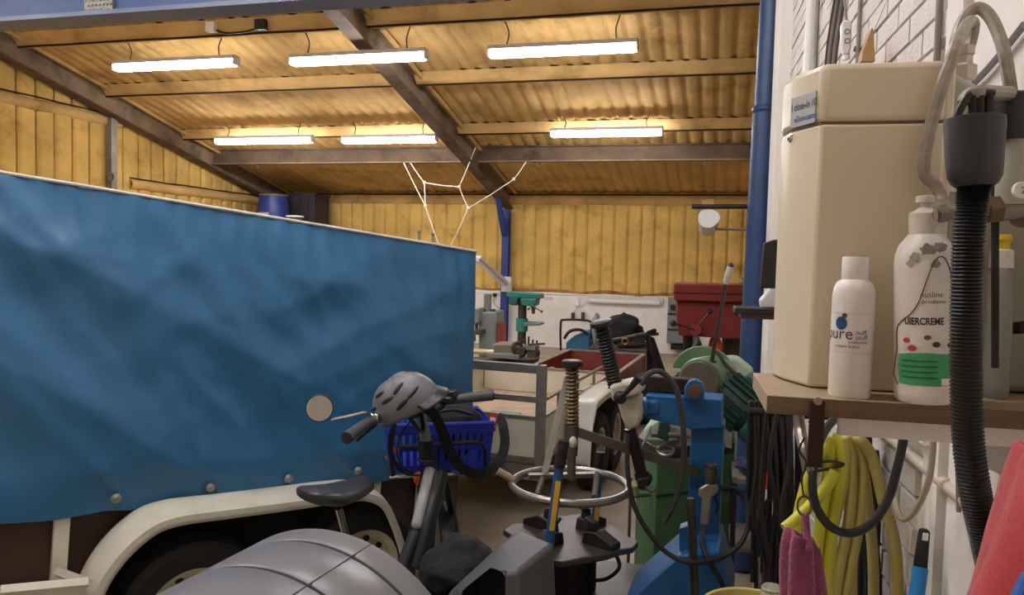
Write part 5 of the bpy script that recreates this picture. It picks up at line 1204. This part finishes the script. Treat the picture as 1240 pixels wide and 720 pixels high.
for y0 in (.325, .60): patch(c1, r1, fac1, rgt1, [(-.03, H1*y0), (0, H1*y0), (.03, H1*y0), (.03, H1*y0+.0006), (0, H1*y0+.0006), (-.03, H1*y0+.0006)], bordm, b1, 'label_border')
for i in range(9): patch(c1, r1, fac1, rgt1, [(.0275, H1*(.36+.022*i)), (.0315, H1*(.36+.022*i)), (.0315, H1*(.36+.022*i)+.001), (.0275, H1*(.36+.022*i)+.001)], bordm, b1, 'side_print')
# udder cream bottle
c2 = onshelf(1120, 1.02); k2 = cd_of(c2)/FPX; r2 = 34*k2; H2 = (484-283)*k2
b2 = thing('pump_bottle', 'big white udder cream bottle with green label and stained shoulder', 'bottle', c2)
wst = M('bottle_stained', 'e3dfd8', .4, var=.04, dirt='8f8a82', damt=.25, dscale=14)
MB().lathe([(r2*.9, 0), (r2*.98, .004), (r2, .012), (r2, H2*.83), (r2*.97, H2*.88), (r2*.85, H2*.935), (r2*.62, H2*.985), (r2*.55, H2)], c2, n=44).build('body', wst, b2, smooth=50)
pm = M('pump_white', 'dcd7cc', .4, var=.08, dirt='a08a6e', damt=.4, dscale=30)
zq = lambda y: (484-y)*k2
pn = MB().lathe([(r2*.52, H2*.99), (r2*.53, zq(258)), (r2*.47, zq(256)), (r2*.32, zq(254)), (r2*.22, zq(251))], c2, n=28).build('collar', pm, b2)
MB().lathe([(.006, zq(254)), (.0055, zq(246)), (.0105, zq(245)), (.0105, zq(238)), (.008, zq(237))], c2, n=20).build('pump_head', pm, b2)
fac2 = (CP-c2); fac2.z = 0; fac2.normalize(); rgt2 = V((-fac2.y, fac2.x, 0))
Y2 = lambda y: (484-y)*k2
X2 = lambda x: r2*math.asin(max(-1, min(1, (x-1120)*k2/r2)))
out = [(1092, 462), (1091, 420), (1091, 395), (1096, 386), (1106, 376), (1114, 362), (1121, 340), (1127, 322), (1133, 311), (1140, 312), (1146, 330), (1149, 360), (1150, 400), (1150, 440), (1149, 461)]
ol = [(X2(x), Y2(y)) for x, y in out]
w2 = lambda x, y, o=.0006: c2+(rgt2*math.sin(x/r2)+fac2*math.cos(x/r2))*(r2+o)+V((0, 0, y))
MB().tube([w2(*p) for p in ol], .0006, 5, 3, True).build('label_outline', inkd, b2)
grn = M('label_green', '3fa56a', .5, var=.06)
patch(c2, r2, fac2, rgt2, [(X2(x), Y2(y)) for x, y in ((1093, 425), (1105, 423), (1120, 422), (1135, 423), (1150, 424), (1150, 440), (1149, 460), (1135, 461), (1120, 461), (1105, 461), (1093, 460), (1092, 440))], grn, b2, 'green_field')
patch(c2, r2, fac2, rgt2, [(X2(x), Y2(y)) for x, y in ((1137, 452), (1149, 452), (1149, 460), (1137, 460))], whitepl, b2, 'barcode_box', .0008)
for i in range(4): patch(c2, r2, fac2, rgt2, [(X2(1096), Y2(431+i*6.5)), (X2(1112), Y2(431+i*6.5)), (X2(1133), Y2(431+i*6.5)), (X2(1133), Y2(433+i*6.5)), (X2(1112), Y2(433+i*6.5)), (X2(1096), Y2(433+i*6.5))], M('print_green', '1f6a40', .5, var=0), b2, 'small_print', .0009)
text('UIERCREME', .0118, 0, 0, 0, inkd, 'lettering', b2, wrapper(c2, r2+.0003, X2(1099), Y2(389), fac2, rgt2), sx=.72, bold=.0003)
text('nutline', .0095, 0, 0, 0, M('ink_grey', '77777a', .5, var=0), 'lettering', b2, wrapper(c2, r2+.0003, X2(1115), Y2(357), fac2, rgt2), sx=.95)
text('products', .0062, 0, 0, 0, inkd, 'lettering', b2, wrapper(c2, r2+.0003, X2(1117), Y2(364), fac2, rgt2), sx=1.15)
for x, y, r, mt in ((1101, 408, .0042, 'c2453c'), (1107, 417, .005, 'b63a34'), (1099, 417, .0036, 'd8d0c8'), (1123, 404, .004, '6b5a50'), (1132, 412, .0045, '3a3a3c'), (1139, 414, .004, 'd9d4cc'), (1116, 412, .004, 'dfe6dc'), (1145, 413, .0035, '4a4a4c')):
    patch(c2, r2, fac2, rgt2, circ(X2(x), Y2(y), r, 12, .75), M('print_'+mt, mt, .5, var=0), b2, 'cow_print', .0007)
stn = M('stain', 'a39e95', .6, var=.4, scale=90)
for x, y, r, s in ((1124, 302, .009, .7), (1110, 310, .006, 1.0), (1136, 299, .008, .7), (1131, 318, .0045, 1.2), (1105, 318, .004, 1)):
    patch(c2, r2, fac2, rgt2, [(px2+.004*nz(px2*300, py2*300), py2+.004*nz(py2*260, px2*300, 3)) for i_, (px2, py2) in enumerate(circ(X2(x), Y2(y), r, 22, s))], stn, b2, 'grime', .0005)
b2.matrix_world = Matrix.Translation(c2+V((0, 0, .0017))) @ Matrix.Rotation(math.radians(-2.6), 4, E1)
# clear bottle with yellow cap
c3 = onshelf(1203, 1.09); k3 = cd_of(c3)/FPX; r3 = 21*k3; H3 = 160*k3
b3 = thing('soap_bottle', 'clear dish soap bottle with a yellow cap behind the corrugated hose', 'bottle', c3)
clr = M('clear_plastic', 'e4e6e2', .12, trans=.75, var=0)
MB().lathe([(r3*.85, 0), (r3, .006), (r3, H3*.45), (r3*.97, H3*.7), (r3*.9, H3*.9), (r3*.6, H3*.985), (r3*.5, H3)], c3, n=32, sx=.7).build('body', clr, b3, smooth=50)
MB().lathe([(r3*.62, H3*.98), (r3*.6, H3*1.11), (r3*.45, H3*1.12)], c3, n=24).build('collar', wpl, b3); 
MB().lathe([(r3*.42, H3*1.11), (r3*.36, H3*1.17), (r3*.5, H3*1.19), (r3*.45, H3*1.23)], c3, n=20).build('cap', M('cap_yellow', 'e0c52a', .4, var=0), b3)
# ---- wall pipe, conduits, cables, connector behind the heater
pale = M('pale_pipe', 'cdbfa8', .5, var=.12, dirt='93826b', damt=.5, dscale=9)
aw = AW-.02
pp = thing('wall_pipe', 'pale horizontal pipe clipped along the white brick wall', 'pipe', atA(1110, 555, aw))
zp = (atA(1060, 516, aw).z+atA(1165, 600, aw).z)/2
MB().cyl(W(aw, 1.2, zp), W(aw, 3.1, zp), .0125, n=14).build('tube', pale, pp)
for q in (1.5, 1.95, 2.4): MB().torus(W(aw, q, zp), E1, .0135, .004, 16, 6).build('clip', pale, pp)
for i, (x, r, mt, lb) in enumerate(((1135, .007, grey_st, 'grey upright conduit just above the water heater'), (988, .008, grey_st, 'thin grey conduit beside the bundle of cables'), (980, .02, whitepl, 'pale upright duct near the round column'), (1039, .006, grey_st, 'grey conduit beside the white cable connector'))):
    p = atA(x, 60, AW-.012-r); MB().cyl(V((p.x, p.y, 1.9)), V((p.x, p.y, 3.9)), r, n=12).build('conduit', mt, label=lb, cat='conduit')
for i in range(5):
    xs_ = 998+i*3; MB().tube([atA(xs_, 95, AW-.02), atA(xs_+4, 55, AW-.022), atA(xs_+10, 15, AW-.02), atA(xs_+18, -30, AW-.02)], .0045, 6).build('cable', M('cable_lilac', '8f8a8f', .5, var=.1) if i % 2 else wire, label='thin cable running up the brick wall behind the heater', cat='cable', group='cables up the brick wall')
t = thing('cable_connector', 'white in-line plug connector hanging above the heater', 'connector', atA(1024, 68, AW-.05))
q = bof(atA(1024, 50, AW-.05))
MB().prism([atB(x, y, q) for x, y in ((1019, 28), (1022, 24), (1028, 24), (1032, 28), (1031, 58), (1028, 66), (1022, 66), (1019, 58))], E1*.025).build('case', whitepl, t, bev=.005)
for y in (38, 49): MB().torus(atB(1026, y, q-.002), E1, .007, .0015, 16, 5).build('ring', M('grey_pl', '8c8a86'), t)
MB().cyl(atB(1025, 64, q+.012), atB(1025, 72, q+.012), .01, n=12).build('gland', whitepl, t)
MB().tube([atB(1025, 25, q+.012), atB(1023, 0, q+.012), atB(1021, -25, q+.01)], .004, 6).build('flex', M('grey_pl', '8c8a86'), t)
MB().cyl(atB(1034, 59, q), atB(1044, 60, q), .008, n=12).build('clamp', M('grey_pl', '8c8a86'), t)
q = bof(atA(1055, 60, AW-.06))
MB().prism([atB(x, y, q) for x, y in ((1043, 74), (1045, 62), (1056, 33), (1058, 36), (1060, 74))], E1*.05).build('wood_wedge', M('wood_raw', 'b8925f', .6, var=.25, scale=6), label='raw wood wedge on top of the heater by the wall', cat='wood', bev=.001)
MB().tube([atA(1058, 45, AW-.006), atA(1064, 30, AW-.006), atA(1076, 2, AW-.006), atA(1085, -20, AW-.006)], .006, 6).build('cable', M('cable_lilac', '8f8a8f'), label='single grey cable slanting up the bricks beside the wood wedge', cat='cable')
MB().tube([atA(1160, 118, AW-.03), atA(1185, 95, AW-.03), atA(1212, 65, AW-.03), atA(1240, 30, AW-.03)], .006, 6).build('cable', M('cable_lilac', '8f8a8f'), label='grey cable crossing the smooth wall behind the hose arch', cat='cable')
# black pad, white block and tray left of the heater
ty_ = 2.0
wt = thing('wall_tray', 'black metal tray arm on the brick wall left of the heater', 'tray', atB(915, 380, ty_))
za_ = atB(915, 373, ty_).z; zb2_ = atB(915, 380, ty_).z
aa = aof(atB(890, 378, ty_))
wbox(MB(), aa, AW-.008, ty_, ty_+.09, zb2_, za_).build('plate', black_p, wt, bev=.002)
wbox(MB(), aa+.015, AW-.008, ty_+.004, ty_+.086, zb2_-.013, zb2_).build('lip', M('lip_red', '4a2320', .5), wt)
q = ty_+.02
MB().prism([atB(x, y, q) for x, y in ((925, 294), (937, 290), (960, 290), (960, 349), (921, 349), (922, 330))], E1*.02).build('speed_pad', black_p, wt, bev=.003, label='black upright pad')
MB().prism([atB(x, y, q) for x, y in ((921, 363), (934, 349), (960, 346), (960, 373), (922, 373))], E1*.05).build('paper_block', M('paper_block', 'd9dde6', .5), wt, bev=.004)
# ---- things hanging under the shelf
hg = thing('hose_hanger', 'black block hanger holding the yellow hoses on the wall', 'hanger', atA(1045, 530, AW-.03))
qh = 1.95
ah0, ah1 = aof(atB(1031, 530, qh)), AW-.006
MB().prism([atB(x, y, qh) for x, y in ((1031, 508), (1034, 502), (1052, 502), (1057, 508), (1057, 555), (1052, 558), (1036, 553), (1031, 548))], E1*.06).build('block', black_p, hg, bev=.005)
MB().cyl(atB(1046, 520, qh+.03), W(AW, qh+.03, atB(1046, 520, qh).z), .012, n=10).build('arm', black_m, hg)
MB().cyl(atB(1050, 534, qh), atB(975, 536, 1.7), .011, n=10).build('peg', black_m, hg)
ylw = M('hose_yellow', 'b7a861', .5, var=.12, scale=10, dirt='8d7d3c', damt=.4, dscale=9); lime = M('hose_lime', 'c9c62f', .45, var=.1)
def loops(defs, r, nm, mt, label):
    pts = []
    for (xt, xl, xr, yt, yb, d_) in defs:
        pts += [at(xl, yb-70, d=d_), at(xl+(xt-xl)*.35, yt+60, d=d_), at(xt, yt, d=d_), at(xr-(xr-xt)*.3, yt+55, d=d_), at(xr, yb-70, d=d_+.01), at((xl+xr)/2, yb, d=d_+.02)]
    return MB().tube(pts, r, 10, 7).build(nm, mt, label=label, cat='hose', smooth=60)
def strand(pts, d_, r, nm, mt, label): return MB().tube([at(p[0], p[1], d=d_+(p[2] if len(p) > 2 else 0)) for p in pts], r, 10, 6).build(nm, mt, label=label, cat='hose', smooth=60)
strand([(992, 800), (995, 690), (1010, 630), (1022, 580), (1025, 545), (1023, 530), (1031, 552), (1029, 620), (1016, 690), (1008, 760), (1014, 820, .02), (1036, 820, .05), (1034, 760, .07), (1031, 700, .07), (1036, 600, .07), (1032, 540, .04), (1034, 529), (1045, 558), (1042, 620), (1029, 690), (1017, 770), (1030, 830, .04), (1052, 830, .08), (1058, 700, .1), (1050, 600, .1), (1040, 540, .05), (1040, 531, -.02), (1056, 553, -.02), (1069, 605, -.03), (1084, 660, -.03), (1086, 740, -.03), (1072, 820, -.03)], 1.68, .0122, 'garden_hose', ylw, 'pale yellow hose coiled over the black hanger')
strand([(955, 820), (958, 700), (966, 630), (980, 575), (1000, 542), (1005, 533), (1003, 565), (994, 630), (986, 700), (982, 800), (1000, 830, .03), (1004, 700, .06), (1010, 600, .06), (1010, 542, .03), (1013, 532), (1018, 568), (1010, 620), (1001, 690), (996, 770)], 1.56, .0115, 'garden_hose', lime, 'bright lime yellow hose coiled beside the pale hose')
hose_end = MB().tube([at(950, 640, d=1.52), at(962, 630, d=1.525), at(978, 615, d=1.53), at(1000, 590, d=1.53), (at(1012, 570, d=1.53))], .0115, 12).build('hose_end', lime, label='cut lime hose end poking out left of the coil', cat='hose')
MB().tube([at(975, 565, d=1.54), at(1000, 558, d=1.535), at(1022, 562, d=1.55), at(1000, 568, d=1.535), at(978, 572, d=1.54)], .003, 6).build('tie_wire', black_p, label='black wire tied round the lime hose', cat='wire')
blk2 = M('hose_black', '17181b', .5, var=.15)
MB().tube([at(1062, 505, d=1.7), at(1030, 500, d=1.62), at(1003, 515, d=1.56), at(987, 555, d=1.5), at(985, 600, d=1.48), at(1000, 632, d=1.48), at(1025, 645, d=1.5), at(1052, 636, d=1.48), at(1075, 605, d=1.48), at(1088, 560, d=1.48), at(1096, 522, d=1.48)], .0085, 10).build('black_hose', blk2, label='thin black hose looped in front of the yellow hoses', cat='hose')
MB().tube([atA(1094, 518, .46), atA(1087, 550, .45), atA(1083, 590, .44), atA(1088, 622, .43), atA(1098, 628, .43), atA(1112, 612, .42), atA(1126, 575, .42), atA(1132, 510, .43)], .0055, 8).build('drain_hose', M('hose_beige', 'b3a690', .5, var=.1), label='thin beige hose hanging in a loop against the white wall', cat='hose')
for i, (x0, x1, x2) in enumerate(((1040, 1046, 1052), (1050, 1054, 1060), (1058, 1062, 1066), (1044, 1048, 1040), (1054, 1058, 1064))):
    MB().tube([at(x0, 545, d=1.82+.03*i), at(x1, 620, d=1.82+.03*i), at(x2, 690, d=1.82+.03*i), at(x2+3, 780, d=1.82+.03*i)], .0125, 8).build('dark_hose', M('hose_navy', '14161f', .6, var=.15), label='thick dark hose hanging behind the yellow hoses', cat='hose', group='dark hoses behind the yellow coil')
# white plastic box under the shelf at the wall
wbox(MB(), AW-.05, AW-.02, 1.56, 1.9, atA(1110, 530, AW-.04).z, atA(1110, 503, AW-.04).z).build('cable_duct', whitepl, label='white duct box on the wall under the shelf', cat='duct', bev=.003)
MB().tube([atA(1160, 530, AW-.03), atA(1160, 580, AW-.03), atA(1161, 620, AW-.03)], .004, 6).build('steel_hook', galv, label='slim steel strip hanging on the smooth wall panel', cat='strip')
pt = MB(); q0 = [(1186, 512), (1226, 516), (1234, 530), (1234, 572), (1222, 582), (1190, 566), (1184, 552)]
pt.prism([atA(x, y, AW-.05) for x, y in q0], E2*.028); pt.build('plastic_tub', M('tub_grey', 'c3bdb4', .5, var=.06), label='pale grey plastic tub fixed to the wall under the shelf', cat='tub', bev=.006)
# black cables hanging in a bunch
rail = thing('cable_rail', 'dark steel peg on the wall carrying the bunch of black cables', 'rail', W(AW, 2.5, 1.4))
zc_ = at(940, 490, d=2.45).z
MB().cyl(W(AW, 2.42, zc_), W(aof(at(905, 490, d=2.4)), 2.42, zc_), .012, n=10).build('peg', black_m, rail)
cab = M('cable_black', '18181a', .55, var=.15)
for i in range(12):
    x = 908+i*5.2+random.uniform(-2, 2); dd_ = 2.37+.024*i; w_ = random.uniform(4, 18); yb_ = random.uniform(640, 760)
    pts = [at(x-w_*.6, yb_-40, d=dd_), at(x-w_*.5+random.uniform(-3, 3), 590, d=dd_), at(x-1, 500, d=dd_), at(x+1, 487, d=dd_), at(x+3, 500, d=dd_), at(x+w_*.5+random.uniform(-3, 3), 600, d=dd_), at(x+w_*.3, yb_-50, d=dd_), at(x-1, yb_, d=dd_)]
    MB().tube(pts, random.uniform(.006, .0095), 7, 6).build('power_cable', cab, label='black cable looped in the bunch beside the green saw', cat='cable', group='bunch of black cables')
for i in range(4):
    x = 915+i*13; MB().tube([at(x, 500, d=2.34-.02*i), at(x+random.uniform(-13, 15), 560, d=2.34-.02*i), at(x+random.uniform(-16, 13), 620, d=2.34-.02*i), at(x+random.uniform(-14, 14), 690, d=2.34-.02*i), at(x-6, 740, d=2.34-.02*i)], .0075, 7).build('power_cable', cab, label='loose black cable trailing across the cable bunch', cat='cable', group='loose black cables')
# red and white post behind the cables
rp_ = fl(at(937, 600, d=2.75)); t = thing('marker_post', 'red and white striped post behind the bunch of black cables', 'post', rp_)
ztp = at(937, 480, d=2.75).z; red = M('post_red', 'd0342a', .5, var=.06)
zz0 = 0
for i in range(12):
    zz1 = zz0+ztp/12; MB().cyl(V((rp_.x, rp_.y, zz0)), V((rp_.x, rp_.y, zz1)), .032, n=18).build('band', (red, red, whitepl)[i % 3], t); zz0 = zz1
# black stand behind cables
t = thing('parts_shelf', 'dark low rack of clutter behind the black cables', 'rack', fl(at(925, 640, d=3.1)))
c = fl(at(920, 640, d=3.2))
for z in (.25, .62, .9): MB().lohi((c.x-.12, c.y-.1, z), (c.x+.2, c.y+.2, z+.02)).build('deck', M('deck_grey', '6f685d', .6), t)
for x in (-.11, .19):
    for y in (-.09, .19): MB().lohi((c.x+x-.01, c.y+y-.01, 0), (c.x+x+.01, c.y+y+.01, .92)).build('upright', black_m, t)
blob(V((c.x+.0, c.y, .95)), (.1, .08, .045), .3, 3, 6, flat=.03).build('blue_rag', M('rag_blue', '232c52', .8), label='dark blue rag on the low rack by the column', cat='rag', smooth=80)
# pink cloth on a snap hook
ck = thing('pink_cloth', 'pink towel hanging from a snap hook under the shelf', 'cloth', at(970, 700, d=1.24))
pk_ = M('pink_cloth', '883a60', .9, var=.15, scale=10, bump=.5, bscale=120, sheen=.3)
dc = 1.24
def pkf(u, v):
    a = 2*PI*u; yy = 646+150*v; w = 18+9*v; cx_ = 968+8*v
    if v < .12: w *= .75+2*v
    f_ = 1+.22*math.sin(3*a+1)+.12*math.sin(5*a+4*v)
    p = at(cx_+w*f_*math.cos(a), yy+(6*math.cos(a) if v < .1 else 0), d=dc); return p+fw*(.022*f_*math.sin(a))
MB().grid(pkf, 44, 24, True).build('towel', pk_, ck, smooth=80, solid=.003)
MB().tube([at(980, 665, d=dc-.03), at(977, 645, d=dc-.01), at(975, 622, d=dc)], .006, 8, 4).build('tab', pk_, ck)
gun = M('snap_steel', '6b655c', .35, .8, var=.2)
MB().torus(at(974, 612, d=dc), (0, 1, .0), .0105, .0022, 20, 6, 1.5).build('snap_hook', gun, ck)
MB().tube([at(973, 600, d=dc), at(971, 580, d=dc), at(976, 560, d=dc), at(968, 545, d=dc), at(974, 530, d=dc-.02)], .0018, 6).build('wire', black_p, ck)
MB().tube([at(966, 497, d=1.3), at(969, 520, d=1.29), at(974, 545, d=1.26), at(979, 570, d=1.25)], .0095, 10, 5).build('steel_handle', M('handle_steel', '9a9186', .35, .7), ck)
MB().cyl(at(966, 497, d=1.3), W(aL+.05, FB+.12, zs0-.02), .006, n=8).build('hook', gun, ck)
# brush handle
bh = thing('broom', 'blue handled broom with a black grip leaning on the white wall', 'broom', fl(at(1098, 760, d=1.5)))
g0_, g1_ = at(1121, 641, d=1.4), at(1114, 692, d=1.39); b_end = g1_+(g1_-g0_)*6.4
gm = MB(); gm.prism([at(x, y, d=1.40) for x, y in ((1115, 641), (1128, 643), (1124, 695), (1107, 691))], E1*.018)
MB().tube([g1_+(g0_-g1_)*.1, b_end], .013, 14, 0).build('shaft', M('broom_blue', '1d7cc0', .35, var=.05), bh)
gr = gm.build('grip', black_r, bh, bev=.006)
MB().prism([at(x, y, d=1.395) for x, y in ((1118, 645), (1125, 646), (1124, 655), (1117, 654))], E1*.004).build('hang_hole', whitepl, gr, bev=.001)
bf = V((b_end.x, b_end.y, .06))
MB().box(V((b_end.x, b_end.y, b_end.z)), (.06, .28, .04)).build('head', M('broom_blue', '1d7cc0'), bh, bev=.01)
MB().lohi((b_end.x-.028, b_end.y-.14, 0), (b_end.x+.028, b_end.y+.14, b_end.z)).build('bristles', black_r, bh)
# red jacket hanging at the right
rj = thing('red_jacket', 'red fleece jacket with blue trim hanging on the wall beside the suction hose', 'jacket', at(1260, 800, d=.72))
rm_ = M('red_fleece', 'b0363c', .9, var=.15, scale=14, bump=.15, bscale=120, sheen=.3)
dj = .64
def rjf(u, v):
    a = 2*PI*u; yy = 548+380*v; wl_ = 18+112*min(1, v*1.25)**.9; cx_ = 1287-6*v
    f_ = 1+.08*math.sin(4*a+3*v)+.05*math.sin(7*a-5*v+1)
    p = at(cx_+wl_*f_*math.cos(a), yy, d=dj); return p+fw*(.05+.05*v)*f_*math.sin(a)
MB().grid(rjf, 60, 40, True).build('body', rm_, rj, smooth=80, solid=.004)
MB().tube([at(1285, 548, d=dj), at(1287, 470, d=dj+.02), W(AW-.02, bof(at(1287, 470, d=dj+.02)), at(1287, 470, d=dj).z)], .006, 8).build('hook', black_m, rj)
def bpf(u, v):
    p = rjf(.33+.32*u, .58+.38*v); return p-fw*.008
MB().grid(lambda u, v: at(1252-46*(1-u)*(.25+v), 694+90*v, d=dj-.085-.02*math.sin(PI*u)), 10, 10).build('blue_trim', M('blue_fleece', '2f5fae', .85, bump=.4, bscale=150), rj, smooth=80, solid=.004)
# yellow bucket and glass at the bottom
bk_ = thing('bucket', 'pale yellow bucket on the floor under the cables', 'bucket', fl(at(912, 760, d=1.95)))
cbk = at(912, 739, d=1.95); zr_ = cbk.z
MB().lathe([(.09, .0), (.12, zr_-.01), (.128, zr_), (.118, zr_), (.112, zr_-.02), (.085, .01)], fl(cbk), n=32, cap=False).build('pail', M('bucket_yellow', 'c9b870', .5, var=.08), bk_)
MB().torus(V((cbk.x, cbk.y, zr_)), (0, 0, 1), .124, .007, 36, 8).build('rim', M('bucket_yellow', 'c9b870'), bk_)
MB().cyl(fl(cbk), fl(cbk, .012), .09, n=24).build('base', M('bucket_yellow', 'c9b870'), bk_)
jg = at(938, 712, d=2.05); t = thing('glass_tube', 'clear glass jar standing in the yellow bucket', 'jar', V((jg.x, jg.y, .02)))
MB().lathe([(.026, .0), (.028, .02), (.028, at(938, 690, d=2.05).z-.02), (.024, at(938, 688, d=2.05).z-.02)], V((cbk.x+.045, cbk.y+.02, .013)), n=20).build('glass', clr, t)
